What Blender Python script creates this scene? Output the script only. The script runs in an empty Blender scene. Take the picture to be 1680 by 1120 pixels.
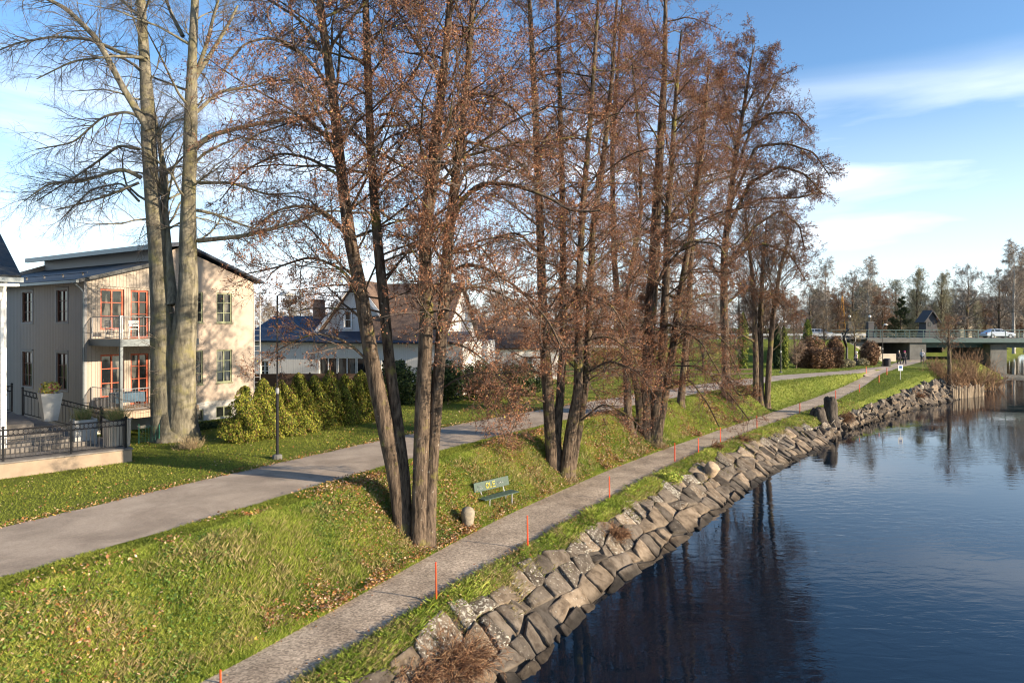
import bpy, math, random
import numpy as np
from mathutils import Vector, Matrix, Euler
rng = np.random.default_rng(7)
random.seed(7)
R_ = math.radians
sc = bpy.context.scene
# ---------------------------------------------------------------- camera
F, CX, HY, HC = 1120.0, 840.0, 536.0, 7.5      # focal length in photo pixels, picture centre, horizon row, eye height over the water
cam = bpy.data.cameras.new('camera'); camo = bpy.data.objects.new('camera', cam)
sc.collection.objects.link(camo); sc.camera = camo
camo.location = (0, 0, HC); camo.rotation_euler = (R_(90), 0, 0)
cam.sensor_width = 36; cam.lens = 24.0; cam.shift_y = -(560 - HY) / 1680.0
sc.render.engine = 'CYCLES'; sc.cycles.pixel_filter_type = 'BLACKMAN_HARRIS'; sc.cycles.filter_width = 1.15
cam.clip_start = 0.1; cam.clip_end = 6000
# ---------------------------------------------------------------- light
SUN_EL, SUN_AZ = R_(15.0), R_(111.0)
w = bpy.data.worlds.new('World'); sc.world = w; w.use_nodes = True
nt = w.node_tree; nt.nodes.clear()
def N(nt, t, **k):
    n = nt.nodes.new(t)
    for a, b in k.items(): setattr(n, a, b)
    return n
out = N(nt, 'ShaderNodeOutputWorld'); bg = N(nt, 'ShaderNodeBackground')
sky = N(nt, 'ShaderNodeTexSky', sky_type='NISHITA', sun_disc=False, sun_elevation=SUN_EL, sun_rotation=SUN_AZ,
        air_density=1.0, dust_density=0.6, ozone_density=2.2, altitude=50)
bg.inputs['Strength'].default_value = 0.097
tc = N(nt, 'ShaderNodeTexCoord'); mp = N(nt, 'ShaderNodeMapping'); 
sx = N(nt, 'ShaderNodeSeparateXYZ'); nt.links.new(tc.outputs['Generated'], sx.inputs[0])
# thin streaked cloud: noise over the direction, stretched sideways, kept to the low part of the sky
mp.inputs['Scale'].default_value = (1.2, 1.2, 7.0); mp.inputs['Rotation'].default_value = (0, R_(-7), R_(10)); mp.inputs['Location'].default_value = (0.35, 0.1, 0.42)
nt.links.new(tc.outputs['Generated'], mp.inputs[0])
nz = N(nt, 'ShaderNodeTexNoise'); nz.inputs['Scale'].default_value = 1.5; nz.inputs['Detail'].default_value = 7; nz.inputs['Roughness'].default_value = 0.5; nz.inputs['Distortion'].default_value = 0.5
nt.links.new(mp.outputs[0], nz.inputs['Vector'])
cr = N(nt, 'ShaderNodeValToRGB'); cr.color_ramp.elements[0].position = 0.40; cr.color_ramp.elements[1].position = 0.70
nt.links.new(nz.outputs['Fac'], cr.inputs[0])
band = N(nt, 'ShaderNodeValToRGB'); e = band.color_ramp.elements
e[0].position = 0.0; e[0].color = (.95, .95, .95, 1); e[1].position = 0.33; e[1].color = (0, 0, 0, 1)
e2 = e.new(0.12); e2.color = (.95, .95, .95, 1); e3 = e.new(0.24); e3.color = (.95, .95, .95, 1)
nt.links.new(sx.outputs['Z'], band.inputs[0])
mu = N(nt, 'ShaderNodeMath', operation='MULTIPLY'); nt.links.new(cr.outputs[0], mu.inputs[0]); nt.links.new(band.outputs[0], mu.inputs[1])
# faint veil of cloud low over the horizon
veil = N(nt, 'ShaderNodeValToRGB'); e = veil.color_ramp.elements
e[0].position = 0.0; e[0].color = (.62, .62, .62, 1); e[1].position = 0.3; e[1].color = (0, 0, 0, 1)
nt.links.new(sx.outputs['Z'], veil.inputs[0])
mx0 = N(nt, 'ShaderNodeMath', operation='MAXIMUM'); nt.links.new(mu.outputs[0], mx0.inputs[0]); nt.links.new(veil.outputs[0], mx0.inputs[1])
mix = N(nt, 'ShaderNodeMixRGB'); mix.inputs[2].default_value = (6.6, 6.9, 7.3, 1)
nt.links.new(mx0.outputs[0], mix.inputs[0])
tint = N(nt, 'ShaderNodeMixRGB', blend_type='MULTIPLY'); tint.inputs[0].default_value = 1; tint.inputs[2].default_value = (.84, 1.03, 1.2, 1)
nt.links.new(sky.outputs[0], tint.inputs[1]); nt.links.new(tint.outputs[0], mix.inputs[1])
nt.links.new(mix.outputs[0], bg.inputs['Color']); nt.links.new(bg.outputs[0], out.inputs[0])
sl = bpy.data.lights.new('sun', 'SUN'); sl.energy = 5.0; sl.angle = R_(0.5); sl.color = (1.0, .83, .62)
so = bpy.data.objects.new('sun', sl); sc.collection.objects.link(so)
sd = Vector((math.sin(SUN_AZ) * math.cos(SUN_EL), math.cos(SUN_AZ) * math.cos(SUN_EL), math.sin(SUN_EL)))
so.rotation_euler = sd.to_track_quat('Z', 'Y').to_euler(); so.location = (60, -30, 40)
sc.view_settings.view_transform = 'Standard'; sc.view_settings.look = 'None'; sc.view_settings.exposure = 1.25; sc.view_settings.gamma = 1
# ---------------------------------------------------------------- helpers
C = sc.collection
def tag(o, label=None, cat=None, group=None, kind=None):
    if label: o['label'] = label
    if cat: o['category'] = cat
    if group: o['group'] = group
    if kind: o['kind'] = kind
    return o
def empty(name, loc=(0, 0, 0), rz=0):
    o = bpy.data.objects.new(name, None); C.objects.link(o); o.location = loc; o.rotation_euler = (0, 0, rz); o.empty_display_size = .2
    return o
def kids(o): return [c for c in bpy.data.objects if c.parent == o]
def copy_tree(o, loc=None, rz=None, scale=None, label=None):
    c = o.copy(); C.objects.link(c)
    if loc is not None: c.location = loc
    if rz is not None: c.rotation_euler = (0, 0, rz)
    if scale is not None: c.scale = scale if hasattr(scale, '__len__') else (scale,) * 3
    if label: c['label'] = label
    for ch in o['_k'].split('|') if '_k' in o else [k.name for k in kids(o)]:
        ch = bpy.data.objects[ch]; d = ch.copy(); C.objects.link(d); d.parent = c
        for g in kids(ch):
            q = g.copy(); C.objects.link(q); q.parent = d
    return c
def np_mesh(name, V, faces, mat=None, parent=None, smooth=False, col=None, mats=None, midx=None):
    """V (n,3); faces: array (m,k) or list of such arrays; col: (n,3) colour per vertex"""
    me = bpy.data.meshes.new(name)
    if not isinstance(faces, (list, tuple)): faces = [faces]
    faces = [np.asarray(f, dtype=np.int32) for f in faces if len(f)]
    V = np.asarray(V, dtype=np.float32)
    me.vertices.add(len(V)); me.vertices.foreach_set('co', V.ravel())
    li = np.concatenate([f.ravel() for f in faces]); tot = np.concatenate([np.full(len(f), f.shape[1], np.int32) for f in faces])
    st = np.concatenate([[0], np.cumsum(tot)[:-1]]).astype(np.int32)
    me.loops.add(len(li)); me.loops.foreach_set('vertex_index', li)
    me.polygons.add(len(tot)); me.polygons.foreach_set('loop_start', st); me.polygons.foreach_set('loop_total', tot)
    if smooth: me.polygons.foreach_set('use_smooth', np.ones(len(tot), bool))
    if midx is not None: me.polygons.foreach_set('material_index', np.asarray(midx, np.int32))
    if col is not None:
        a = me.color_attributes.new('Col', 'FLOAT_COLOR', 'POINT')
        c4 = np.ones((len(V), 4), np.float32); c4[:, :3] = col; a.data.foreach_set('color', c4.ravel())
    me.update(calc_edges=True); me.validate()
    o = bpy.data.objects.new(name, me); C.objects.link(o)
    for m in (mats or ([mat] if mat else [])): me.materials.append(m)
    if parent: o.parent = parent
    return o
class MB:
    def __init__(s): s.v = []; s.f = []
    def add(s, vs, fs):
        b = len(s.v); s.v += [tuple(v) for v in vs]; s.f += [tuple(i + b for i in f) for f in fs]; return s
    def box(s, x0, x1, y0, y1, z0, z1, rot=None, at=(0, 0, 0)):
        vs = [Vector((x, y, z)) for z in (z0, z1) for y in (y0, y1) for x in (x0, x1)]
        if rot is not None: vs = [rot @ v for v in vs]
        vs = [v + Vector(at) for v in vs]
        return s.add(vs, [(0, 2, 3, 1), (4, 5, 7, 6), (0, 1, 5, 4), (2, 6, 7, 3), (0, 4, 6, 2), (1, 3, 7, 5)])
    def tube(s, pts, r, n=8, cap=True):
        pts = [Vector(p) for p in pts]; rs = r if hasattr(r, '__len__') else [r] * len(pts); rings = []
        for i, p in enumerate(pts):
            d = (pts[min(i + 1, len(pts) - 1)] - pts[max(i - 1, 0)]).normalized()
            a = d.cross(Vector((0, 0, 1))) if abs(d.z) < .95 else d.cross(Vector((1, 0, 0)))
            a.normalize(); b = d.cross(a)
            rings.append([p + (a * math.cos(t) + b * math.sin(t)) * rs[i] for t in [2 * math.pi * k / n for k in range(n)]])
        vs = [v for rg in rings for v in rg]; fs = []
        for i in range(len(pts) - 1):
            for k in range(n): k2 = (k + 1) % n; fs.append((i * n + k, i * n + k2, (i + 1) * n + k2, (i + 1) * n + k))
        if cap: fs.append(tuple(reversed(range(n)))); fs.append(tuple(range((len(pts) - 1) * n, len(pts) * n)))
        return s.add(vs, fs)
    def lathe(s, prof, n=16, at=(0, 0, 0)):
        vs = [(at[0] + r * math.cos(2 * math.pi * k / n), at[1] + r * math.sin(2 * math.pi * k / n), at[2] + z) for r, z in prof for k in range(n)]
        fs = [(i * n + k, i * n + (k + 1) % n, (i + 1) * n + (k + 1) % n, (i + 1) * n + k) for i in range(len(prof) - 1) for k in range(n)]
        fs.append(tuple(reversed(range(n)))); fs.append(tuple(range((len(prof) - 1) * n, len(prof) * n)))
        return s.add(vs, fs)
    def prism(s, poly, a, b, axis='y'):
        """poly: 2-D outline, swept along axis from a to b"""
        n = len(poly)
        def mk(p, t): return (p[0], t, p[1]) if axis == 'y' else ((t, p[0], p[1]) if axis == 'x' else (p[0], p[1], t))
        return s.add([mk(p, a) for p in poly] + [mk(p, b) for p in poly],
                     [tuple(range(n)), tuple(reversed(range(n, 2 * n)))] + [(i, i + n, (i + 1) % n + n, (i + 1) % n) for i in range(n)])
    def build(s, name, mat, parent=None, smooth=False, bevel=0, fix=True):
        me = bpy.data.meshes.new(name); me.from_pydata([tuple(v) for v in s.v], [], s.f); me.update()
        if fix:
            import bmesh
            bm = bmesh.new(); bm.from_mesh(me); bmesh.ops.recalc_face_normals(bm, faces=bm.faces); bm.to_mesh(me); bm.free()
        if smooth: me.polygons.foreach_set('use_smooth', [True] * len(me.polygons))
        me.materials.append(mat); o = bpy.data.objects.new(name, me); C.objects.link(o)
        if bevel:
            m = o.modifiers.new('bevel', 'BEVEL'); m.width = bevel; m.segments = 2; m.limit_method = 'ANGLE'
        if parent: o.parent = parent
        return o
# ---------------------------------------------------------------- materials
def srgb(r, g, b):
    f = lambda c: ((c / 255 + .055) / 1.055) ** 2.4 if c > 10 else c / 255 / 12.92
    return (f(r), f(g), f(b))
def mat(name, col, rough=.7, metal=0, spec=.5, var=0, vscale=3, bump=0, bscale=20, attr=False, trans=0, col2=None, detail=6, ramp=(.35, .65), stretch=(1, 1, 1), coat=0):
    """principled; var / col2: noise variation of colour, bump: noise bump, attr: multiply by the mesh's colour attribute"""
    m = bpy.data.materials.new(name); m.use_nodes = True; nt = m.node_tree; p = nt.nodes['Principled BSDF']
    p.inputs['Roughness'].default_value = rough; p.inputs['Metallic'].default_value = metal; p.inputs['Specular IOR Level'].default_value = spec
    p.inputs['Coat Weight'].default_value = coat
    tc = N(nt, 'ShaderNodeTexCoord'); mp = N(nt, 'ShaderNodeMapping'); mp.inputs['Scale'].default_value = stretch
    nt.links.new(tc.outputs['Object'], mp.inputs[0])
    src = None
    if attr:
        a = N(nt, 'ShaderNodeAttribute', attribute_name='Col'); src = a.outputs['Color']
    if col2 is not None or var:
        n = N(nt, 'ShaderNodeTexNoise'); n.inputs['Scale'].default_value = vscale; n.inputs['Detail'].default_value = detail; n.inputs['Roughness'].default_value = .6
        nt.links.new(mp.outputs[0], n.inputs['Vector'])
        r = N(nt, 'ShaderNodeValToRGB'); r.color_ramp.elements[0].position = ramp[0]; r.color_ramp.elements[1].position = ramp[1]
        c2 = col2 if col2 is not None else tuple(c * (1 - var) for c in col); c1 = col if col2 is not None else tuple(min(1, c * (1 + var)) for c in col)
        r.color_ramp.elements[0].color = (*c1, 1); r.color_ramp.elements[1].color = (*c2, 1)
        nt.links.new(n.outputs['Fac'], r.inputs[0])
        if src is not None:
            mm = N(nt, 'ShaderNodeMixRGB', blend_type='MULTIPLY'); mm.inputs[0].default_value = 1
            nt.links.new(src, mm.inputs[1]); nt.links.new(r.outputs[0], mm.inputs[2]); src = mm.outputs[0]
        else: src = r.outputs[0]
    if src is not None: nt.links.new(src, p.inputs['Base Color'])
    else: p.inputs['Base Color'].default_value = (*col, 1)
    if bump:
        n = N(nt, 'ShaderNodeTexNoise'); n.inputs['Scale'].default_value = bscale; n.inputs['Detail'].default_value = 6; n.inputs['Roughness'].default_value = .65
        nt.links.new(mp.outputs[0], n.inputs['Vector'])
        b = N(nt, 'ShaderNodeBump'); b.inputs['Strength'].default_value = 1; b.inputs['Distance'].default_value = bump
        nt.links.new(n.outputs['Fac'], b.inputs['Height']); nt.links.new(b.outputs[0], p.inputs['Normal'])
    if trans:
        t = N(nt, 'ShaderNodeBsdfTranslucent'); ms = N(nt, 'ShaderNodeMixShader'); ms.inputs[0].default_value = trans
        o = nt.nodes['Material Output']
        if src is not None: nt.links.new(src, t.inputs[0])
        else: t.inputs[0].default_value = (*col, 1)
        nt.links.new(p.outputs[0], ms.inputs[1]); nt.links.new(t.outputs[0], ms.inputs[2]); nt.links.new(ms.outputs[0], o.inputs[0])
    return m
def board_mat(name, col, pitch=.14, axis=0, dark=.55, rough=.75, var=.08, groove=.12, horizontal=False):
    """painted boards: a dark groove every `pitch` metres along the object's x+y (or z)"""
    m = bpy.data.materials.new(name); m.use_nodes = True; nt = m.node_tree; p = nt.nodes['Principled BSDF']; p.inputs['Roughness'].default_value = rough
    tc = N(nt, 'ShaderNodeTexCoord'); s = N(nt, 'ShaderNodeSeparateXYZ'); nt.links.new(tc.outputs['Object'], s.inputs[0])
    if horizontal: base = s.outputs['Z']
    else:
        ad = N(nt, 'ShaderNodeMath', operation='ADD'); nt.links.new(s.outputs['X'], ad.inputs[0]); nt.links.new(s.outputs['Y'], ad.inputs[1]); base = ad.outputs[0]
    mu = N(nt, 'ShaderNodeMath', operation='MULTIPLY'); mu.inputs[1].default_value = 1 / pitch; nt.links.new(base, mu.inputs[0])
    fr = N(nt, 'ShaderNodeMath', operation='FRACT'); nt.links.new(mu.outputs[0], fr.inputs[0])
    fl = N(nt, 'ShaderNodeMath', operation='FLOOR'); nt.links.new(mu.outputs[0], fl.inputs[0])
    wn = N(nt, 'ShaderNodeTexWhiteNoise', noise_dimensions='1D'); nt.links.new(fl.outputs[0], wn.inputs['W'])
    r = N(nt, 'ShaderNodeValToRGB'); r.color_ramp.interpolation = 'LINEAR'; e = r.color_ramp.elements
    e[0].position = 0; e[0].color = (0, 0, 0, 1); e[1].position = groove; e[1].color = (1, 1, 1, 1)
    nt.links.new(fr.outputs[0], r.inputs[0])
    n = N(nt, 'ShaderNodeTexNoise'); n.inputs['Scale'].default_value = 2.5; n.inputs['Detail'].default_value = 5; nt.links.new(tc.outputs['Object'], n.inputs['Vector'])
    sm = N(nt, 'ShaderNodeMath', operation='ADD'); nt.links.new(wn.outputs[0], sm.inputs[0]); nt.links.new(n.outputs[0], sm.inputs[1])
    mr = N(nt, 'ShaderNodeMapRange'); mr.inputs['From Max'].default_value = 2; mr.inputs['To Min'].default_value = 1 - var; mr.inputs['To Max'].default_value = 1 + var
    nt.links.new(sm.outputs[0], mr.inputs[0])
    c = N(nt, 'ShaderNodeMixRGB'); c.inputs[1].default_value = (*[x * dark for x in col], 1); c.inputs[2].default_value = (*col, 1); nt.links.new(r.outputs[0], c.inputs[0])
    vm = N(nt, 'ShaderNodeVectorMath', operation='SCALE'); nt.links.new(c.outputs[0], vm.inputs[0]); nt.links.new(mr.outputs[0], vm.inputs['Scale'])
    nt.links.new(vm.outputs[0], p.inputs['Base Color'])
    b = N(nt, 'ShaderNodeBump'); b.inputs['Distance'].default_value = .02; nt.links.new(r.outputs[0], b.inputs['Height']); nt.links.new(b.outputs[0], p.inputs['Normal'])
    return m
# ---------------------------------------------------------------- the lie of the land
U, V_ = np.array((.64, .7684)), np.array((-.7684, .64))          # along the river / away from it
def xy(u, v): return u * .64 - v * .7684, u * .7684 + v * .64
def uv(x, y): return x * .64 + y * .7684, -x * .7684 + y * .64
US = np.arange(-30, 140.01, .5)
def curve(us, vs, k=5):
    y = np.interp(US, us, vs); ker = np.hanning(k + 2)[1:-1]; ker /= ker.sum()
    yp = np.pad(y, k // 2, mode='reflect', reflect_type='odd'); return np.convolve(yp, ker, 'valid')
def cf(us, vs, k=9):
    a = curve(us, vs, k); return lambda u: np.interp(u, US, a)
cW = cf([-30, 11.4, 12.9, 14.4, 16.7, 19.4, 22.8, 28.6, 34.4, 39.2, 46.1, 54, 63, 70.8, 81.2, 98, 120, 140], [4.5, 9.1, 9.5, 9.9, 10.3, 10.5, 10.8, 11.5, 12, 12.3, 12.3, 12.8, 12.5, 11.6, 10.1, 8.5, 8.2, 8.0])
cT = cf([-30, 7.9, 10.4, 12.6, 17.2, 20.3, 24.6, 30.7, 40.8, 48, 58.2, 69.1, 81.8, 95, 115, 140], [6.6, 10.0, 10.9, 11.2, 11.9, 12.3, 12.9, 13.7, 14.2, 14.0, 13.9, 13.3, 12.6, 12.4, 12.2, 11.5])
cR = cf([-30, 7, 10.9, 15.2, 21.6, 29.3, 35.6, 42.4, 50.1, 60.1, 68.9, 80.7, 91, 113.4, 140], [5.6, 10.7, 11.5, 12.2, 13.3, 14.4, 14.9, 15.3, 15.3, 15.3, 15.4, 15.9, 16.2, 17.2, 19.5])
cL = cf([-30, 5.9, 9.5, 12.9, 16.9, 20.7, 25.9, 31.8, 40.2, 49.3, 59.2, 69.5, 76, 91, 113, 140], [7.2, 12.0, 12.9, 13.8, 14.7, 15.3, 16.0, 16.5, 17.0, 17.15, 17.2, 16.95, 16.9, 17.3, 18.6, 21])
cA = cf([-30, 3.6, 5.8, 9, 12.6, 14.9, 19.4, 25.7, 31, 34.9, 42.6, 48.3, 59.1, 66, 72, 76, 91, 113, 140], [11.4, 15.1, 15.6, 16.3, 17.2, 17.7, 18.5, 19.3, 19.8, 20, 20.2, 20.2, 19.6, 18.6, 17.4, 16.95, 17.35, 18.65, 21.05])
cB = cf([-30, 4.5, 8.2, 12.8, 16.8, 22, 28.3, 36.2, 40.5, 50.6, 55.3, 66.6, 79, 92.3, 113, 140], [15, 18.9, 19.9, 20.8, 21.6, 22.4, 22.9, 23.2, 23.2, 23.4, 23.1, 21.8, 19.2, 18.2, 19.7, 22])
zP = cf([-30, 42, 50, 60, 69, 78, 91, 113, 140], [1.2, 1.2, 1.3, 1.5, 1.95, 2.6, 2.72, 2.6, 2.6])       # riverside path
zU = cf([-30, 66, 79, 92, 113, 140], [2.9, 2.9, 2.8, 2.74, 2.62, 2.62])                                  # upper path
def sm(t): t = np.clip(t, 0, 1); return t * t * (3 - 2 * t)
def vnoise(x, y, s=1.0, seed=0):
    """cheap smooth value noise, -1..1"""
    x = np.asarray(x) / s; y = np.asarray(y) / s; xi = np.floor(x).astype(np.int64); yi = np.floor(y).astype(np.int64); fx = sm(x - xi); fy = sm(y - yi)
    def h(a, b):
        q = np.sin(a * 127.1 + b * 311.7 + seed * 74.7) * 43758.5453; return (q - np.floor(q)) * 2 - 1
    return (h(xi, yi) * (1 - fx) + h(xi + 1, yi) * fx) * (1 - fy) + (h(xi, yi + 1) * (1 - fx) + h(xi + 1, yi + 1) * fx) * fy
def gz(x, y):
    """height of the ground at x, y (arrays)"""
    x = np.asarray(x, float); y = np.asarray(y, float); u, v = uv(x, y)
    W, T, Rr, L, A, B = cW(u), cT(u), cR(u), cL(u), cA(u), cB(u); p, q = zP(u), zU(u)
    z = np.where(v < W, np.maximum(-1.5, (v - W) * .6 - .3), 0)
    t = (v - W) / (T - W); z = np.where((v >= W) & (v < T), t * (p - .12) - .3 * (1 - np.clip(t * 3, 0, 1)) - .16 * np.sin(np.pi * np.clip(t, 0, 1)) ** .5, z)
    t = (v - T) / (Rr - T); z = np.where((v >= T) & (v < Rr), p - .12 + .12 * sm(t) + .05 * np.sin(np.pi * np.clip(t, 0, 1)), z)
    z = np.where((v >= Rr) & (v < L), p, z)
    t = (v - L) / np.maximum(A - L, .05); s = sm(np.clip((t - .02) / .72, 0, 1)) * .93 + .07 * sm(t)
    bn = (vnoise(x, y, 1.6, 3) * .09 + vnoise(x, y, .5, 4) * .025) * np.sin(np.pi * np.clip(t, 0, 1))
    z = np.where((v >= L) & (v < A), p + (q - p) * s + bn, z)
    z = np.where((v >= A) & (v < B), q, z)
    d = v - B
    lawn = q + vnoise(x, y, 5, 9) * .06 * np.clip(d, 0, 1) - .45 * sm((d - 7) / 6) * sm((48 - u) / 8)
    emb = sm((y - 86) / 9.5) * sm((50.5 - x) / 5) * (1 - sm((y - 112) / 8))
    lawn = lawn + emb * (5.72 - lawn)
    z = np.where(v >= B, lawn, z)
    return z
def ground(px, py):
    """the ground point seen at a photo pixel"""
    Y = np.linspace(9, 160, 6000); X = (px - CX) / F * Y; Z = HC - (py - HY) / F * Y; g = gz(X, Y)
    i = int(np.argmax(g >= Z)); return float(X[i]), float(Y[i]), float(g[i])
def at(px, py, Y): return ((px - CX) / F * Y, Y, HC - (py - HY) / F * Y)
us = np.concatenate([np.arange(-26, 4, 1.0), np.arange(4, 46, .22), np.arange(46, 132, .6)])
def knots(u):
    W, T, Rr, L, A, B = [f(u) for f in (cW, cT, cR, cL, cA, cB)]
    seg = [W - 60, W - 6, W - 2.5] + list(np.linspace(W - 1, W, 3)) + list(np.linspace(W, T, 6)[1:]) + list(np.linspace(T, Rr, 6)[1:]) + list(np.linspace(Rr, L, 7)[1:]) + \
          list(L + (A - L) * np.linspace(0, 1, 22)[1:]) + list(np.linspace(A, B, 7)[1:]) + list(B + np.linspace(0, 8, 24)[1:]) + list(B + 8 + np.linspace(0, 22, 30)[1:]) + list(B + 30 + np.linspace(0, 90, 60)[1:])
    return seg
KV = np.array([knots(u) for u in us]); nk = KV.shape[1]; UU = np.repeat(us[:, None], nk, 1)
X, Y = xy(UU, KV); Z = gz(X, Y); Z[:, 0:3] = [[-1.5, -1.5, -1.2]]
ij = np.arange(len(us) * nk).reshape(len(us), nk)
quads = np.stack([ij[:-1, :-1], ij[1:, :-1], ij[1:, 1:], ij[:-1, 1:]], -1).reshape(-1, 4)
def grass_ground_mat():
    m = bpy.data.materials.new('turf'); m.use_nodes = True; nt = m.node_tree; p = nt.nodes['Principled BSDF']; p.inputs['Roughness'].default_value = .95; p.inputs['Specular IOR Level'].default_value = .1
    tc = N(nt, 'ShaderNodeTexCoord')
    def noise(s, d=6, r=.6):
        n = N(nt, 'ShaderNodeTexNoise'); n.inputs['Scale'].default_value = s; n.inputs['Detail'].default_value = d; n.inputs['Roughness'].default_value = r; nt.links.new(tc.outputs['Object'], n.inputs['Vector']); return n.outputs['Fac']
    r = N(nt, 'ShaderNodeValToRGB'); e = r.color_ramp.elements; e[0].position = .3; e[0].color = (.085, .115, .018, 1); e[1].position = .7; e[1].color = (.17, .19, .04, 1)
    nt.links.new(noise(.35, 4), r.inputs[0])
    r2 = N(nt, 'ShaderNodeValToRGB'); e = r2.color_ramp.elements; e[0].position = .35; e[0].color = (.4, .45, .4, 1); e[1].position = .65; e[1].color = (1.35, 1.3, 1.2, 1)
    nt.links.new(noise(9, 8, .75), r2.inputs[0])
    mm = N(nt, 'ShaderNodeMixRGB', blend_type='MULTIPLY'); mm.inputs[0].default_value = 1; nt.links.new(r.outputs[0], mm.inputs[1]); nt.links.new(r2.outputs[0], mm.inputs[2])
    r3 = N(nt, 'ShaderNodeValToRGB'); e = r3.color_ramp.elements; e[0].position = .55; e[0].color = (0, 0, 0, 1); e[1].position = .68; e[1].color = (.6, .6, .6, 1); nt.links.new(noise(2.2, 8, .7), r3.inputs[0])
    m2 = N(nt, 'ShaderNodeMixRGB'); nt.links.new(r3.outputs[0], m2.inputs[0]); nt.links.new(mm.outputs[0], m2.inputs[1]); m2.inputs[2].default_value = (.13, .095, .04, 1)
    nt.links.new(m2.outputs[0], p.inputs['Base Color'])
    b = N(nt, 'ShaderNodeBump'); b.inputs['Distance'].default_value = .02; nt.links.new(noise(14, 8, .8), b.inputs['Height']); nt.links.new(b.outputs[0], p.inputs['Normal'])
    return m
M = {}
M['turf'] = grass_ground_mat()
tag(np_mesh('ground', np.stack([X.ravel(), Y.ravel(), Z.ravel()], 1), quads, M['turf'], smooth=True), kind='structure')
# far land beyond the bridge
gx = np.concatenate([np.arange(-1400, -100, 60), np.arange(-100, 300, 5), np.arange(300, 1600, 60)]); gy = np.concatenate([np.arange(70, 300, 4), np.arange(300, 3000, 90)])
GX, GY = np.meshgrid(gx, gy, indexing='ij'); gu, gv = uv(GX, GY)
river = (gv < cW(gu) + 6) & (GY < 205 + .05 * GX) | (GY < 150) & (gv < 25); GZ = np.where(river, -2.0, 1.9 + .5 * vnoise(GX, GY, 40, 2))
ij = np.arange(GX.size).reshape(GX.shape); q2 = np.stack([ij[:-1, :-1], ij[1:, :-1], ij[1:, 1:], ij[:-1, 1:]], -1).reshape(-1, 4)
tag(np_mesh('terrain', np.stack([GX.ravel(), GY.ravel(), GZ.ravel()], 1), q2, M['turf'], smooth=True), kind='structure')
# paths: strips a centimetre above the turf, with a slightly frayed edge
def path_strip(name, fa, fb, u0, u1, mt, n=9, lift=.012):
    s = np.arange(u0, u1, .12); a, b = fa(s), fb(s)
    a = a + vnoise(s, s * 0, .45, 11) * .05 + vnoise(s, s * 0, .16, 12) * .03; b = b + vnoise(s, s * 0, .5, 13) * .05 + vnoise(s, s * 0, .17, 14) * .03
    VV = a[:, None] + (b - a)[:, None] * np.linspace(0, 1, n)[None]; UU = np.repeat(s[:, None], n, 1); X, Y = xy(UU, VV)
    Zc = gz(*xy(UU, np.clip(VV, fa(s)[:, None] + .001, fb(s)[:, None] - .001))); prof = np.sin(np.pi * np.linspace(0, 1, n))[None] * .02
    ij = np.arange(X.size).reshape(X.shape); q = np.stack([ij[:-1, :-1], ij[1:, :-1], ij[1:, 1:], ij[:-1, 1:]], -1).reshape(-1, 4)
    return tag(np_mesh(name, np.stack([X.ravel(), Y.ravel(), (Zc + lift + prof).ravel()], 1), q, mt, smooth=True), kind='structure')
def gravel_mat(name, c1, c2, fine, grit, bump):
    m = mat(name, c1, .92, spec=.2, col2=c2, vscale=.7, detail=8); nt = m.node_tree; p = nt.nodes['Principled BSDF']
    tc = N(nt, 'ShaderNodeTexCoord'); v = N(nt, 'ShaderNodeTexVoronoi'); v.inputs['Scale'].default_value = fine; nt.links.new(tc.outputs['Object'], v.inputs['Vector'])
    r = N(nt, 'ShaderNodeValToRGB'); e = r.color_ramp.elements; e[0].position = 0; e[0].color = (1 - grit,) * 3 + (1,); e[1].position = 1; e[1].color = (1 + grit,) * 3 + (1,)
    s = N(nt, 'ShaderNodeSeparateColor'); nt.links.new(v.outputs['Color'], s.inputs[0]); nt.links.new(s.outputs[0], r.inputs[0])
    lk = p.inputs['Base Color'].links[0].from_socket; mm = N(nt, 'ShaderNodeMixRGB', blend_type='MULTIPLY'); mm.inputs[0].default_value = 1
    nt.links.new(lk, mm.inputs[1]); nt.links.new(r.outputs[0], mm.inputs[2]); nt.links.new(mm.outputs[0], p.inputs['Base Color'])
    b = N(nt, 'ShaderNodeBump'); b.inputs['Distance'].default_value = bump; nt.links.new(s.outputs[0], b.inputs['Height']); nt.links.new(b.outputs[0], p.inputs['Normal'])
    # worn patches and damp stains
    n = N(nt, 'ShaderNodeTexNoise'); n.inputs['Scale'].default_value = .55; n.inputs['Detail'].default_value = 9; n.inputs['Roughness'].default_value = .7; n.inputs['Distortion'].default_value = .6; nt.links.new(tc.outputs['Object'], n.inputs['Vector'])
    r = N(nt, 'ShaderNodeValToRGB'); e = r.color_ramp.elements; e[0].position = .36; e[0].color = (.72, .70, .68, 1); e[1].position = .6; e[1].color = (1.06, 1.05, 1.03, 1); nt.links.new(n.outputs['Fac'], r.inputs[0])
    lk = p.inputs['Base Color'].links[0].from_socket; mm = N(nt, 'ShaderNodeMixRGB', blend_type='MULTIPLY'); mm.inputs[0].default_value = 1; nt.links.new(lk, mm.inputs[1]); nt.links.new(r.outputs[0], mm.inputs[2]); nt.links.new(mm.outputs[0], p.inputs['Base Color'])
    return m
M['gravel'] = gravel_mat('gravel', (.33, .265, .20), (.47, .385, .295), 26, .4, .012)
M['asphalt'] = gravel_mat('asphalt', (.33, .275, .22), (.42, .35, .28), 60, .16, .004)
path_strip('gravel_path', cR, cL, -25, 78, M['gravel'])
path_strip('path', cA, cB, -25, 76.2, M['asphalt'], lift=.016)
path_strip('path_junction', cR, cB, 76.0, 128, M['asphalt'], lift=.02)
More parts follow.
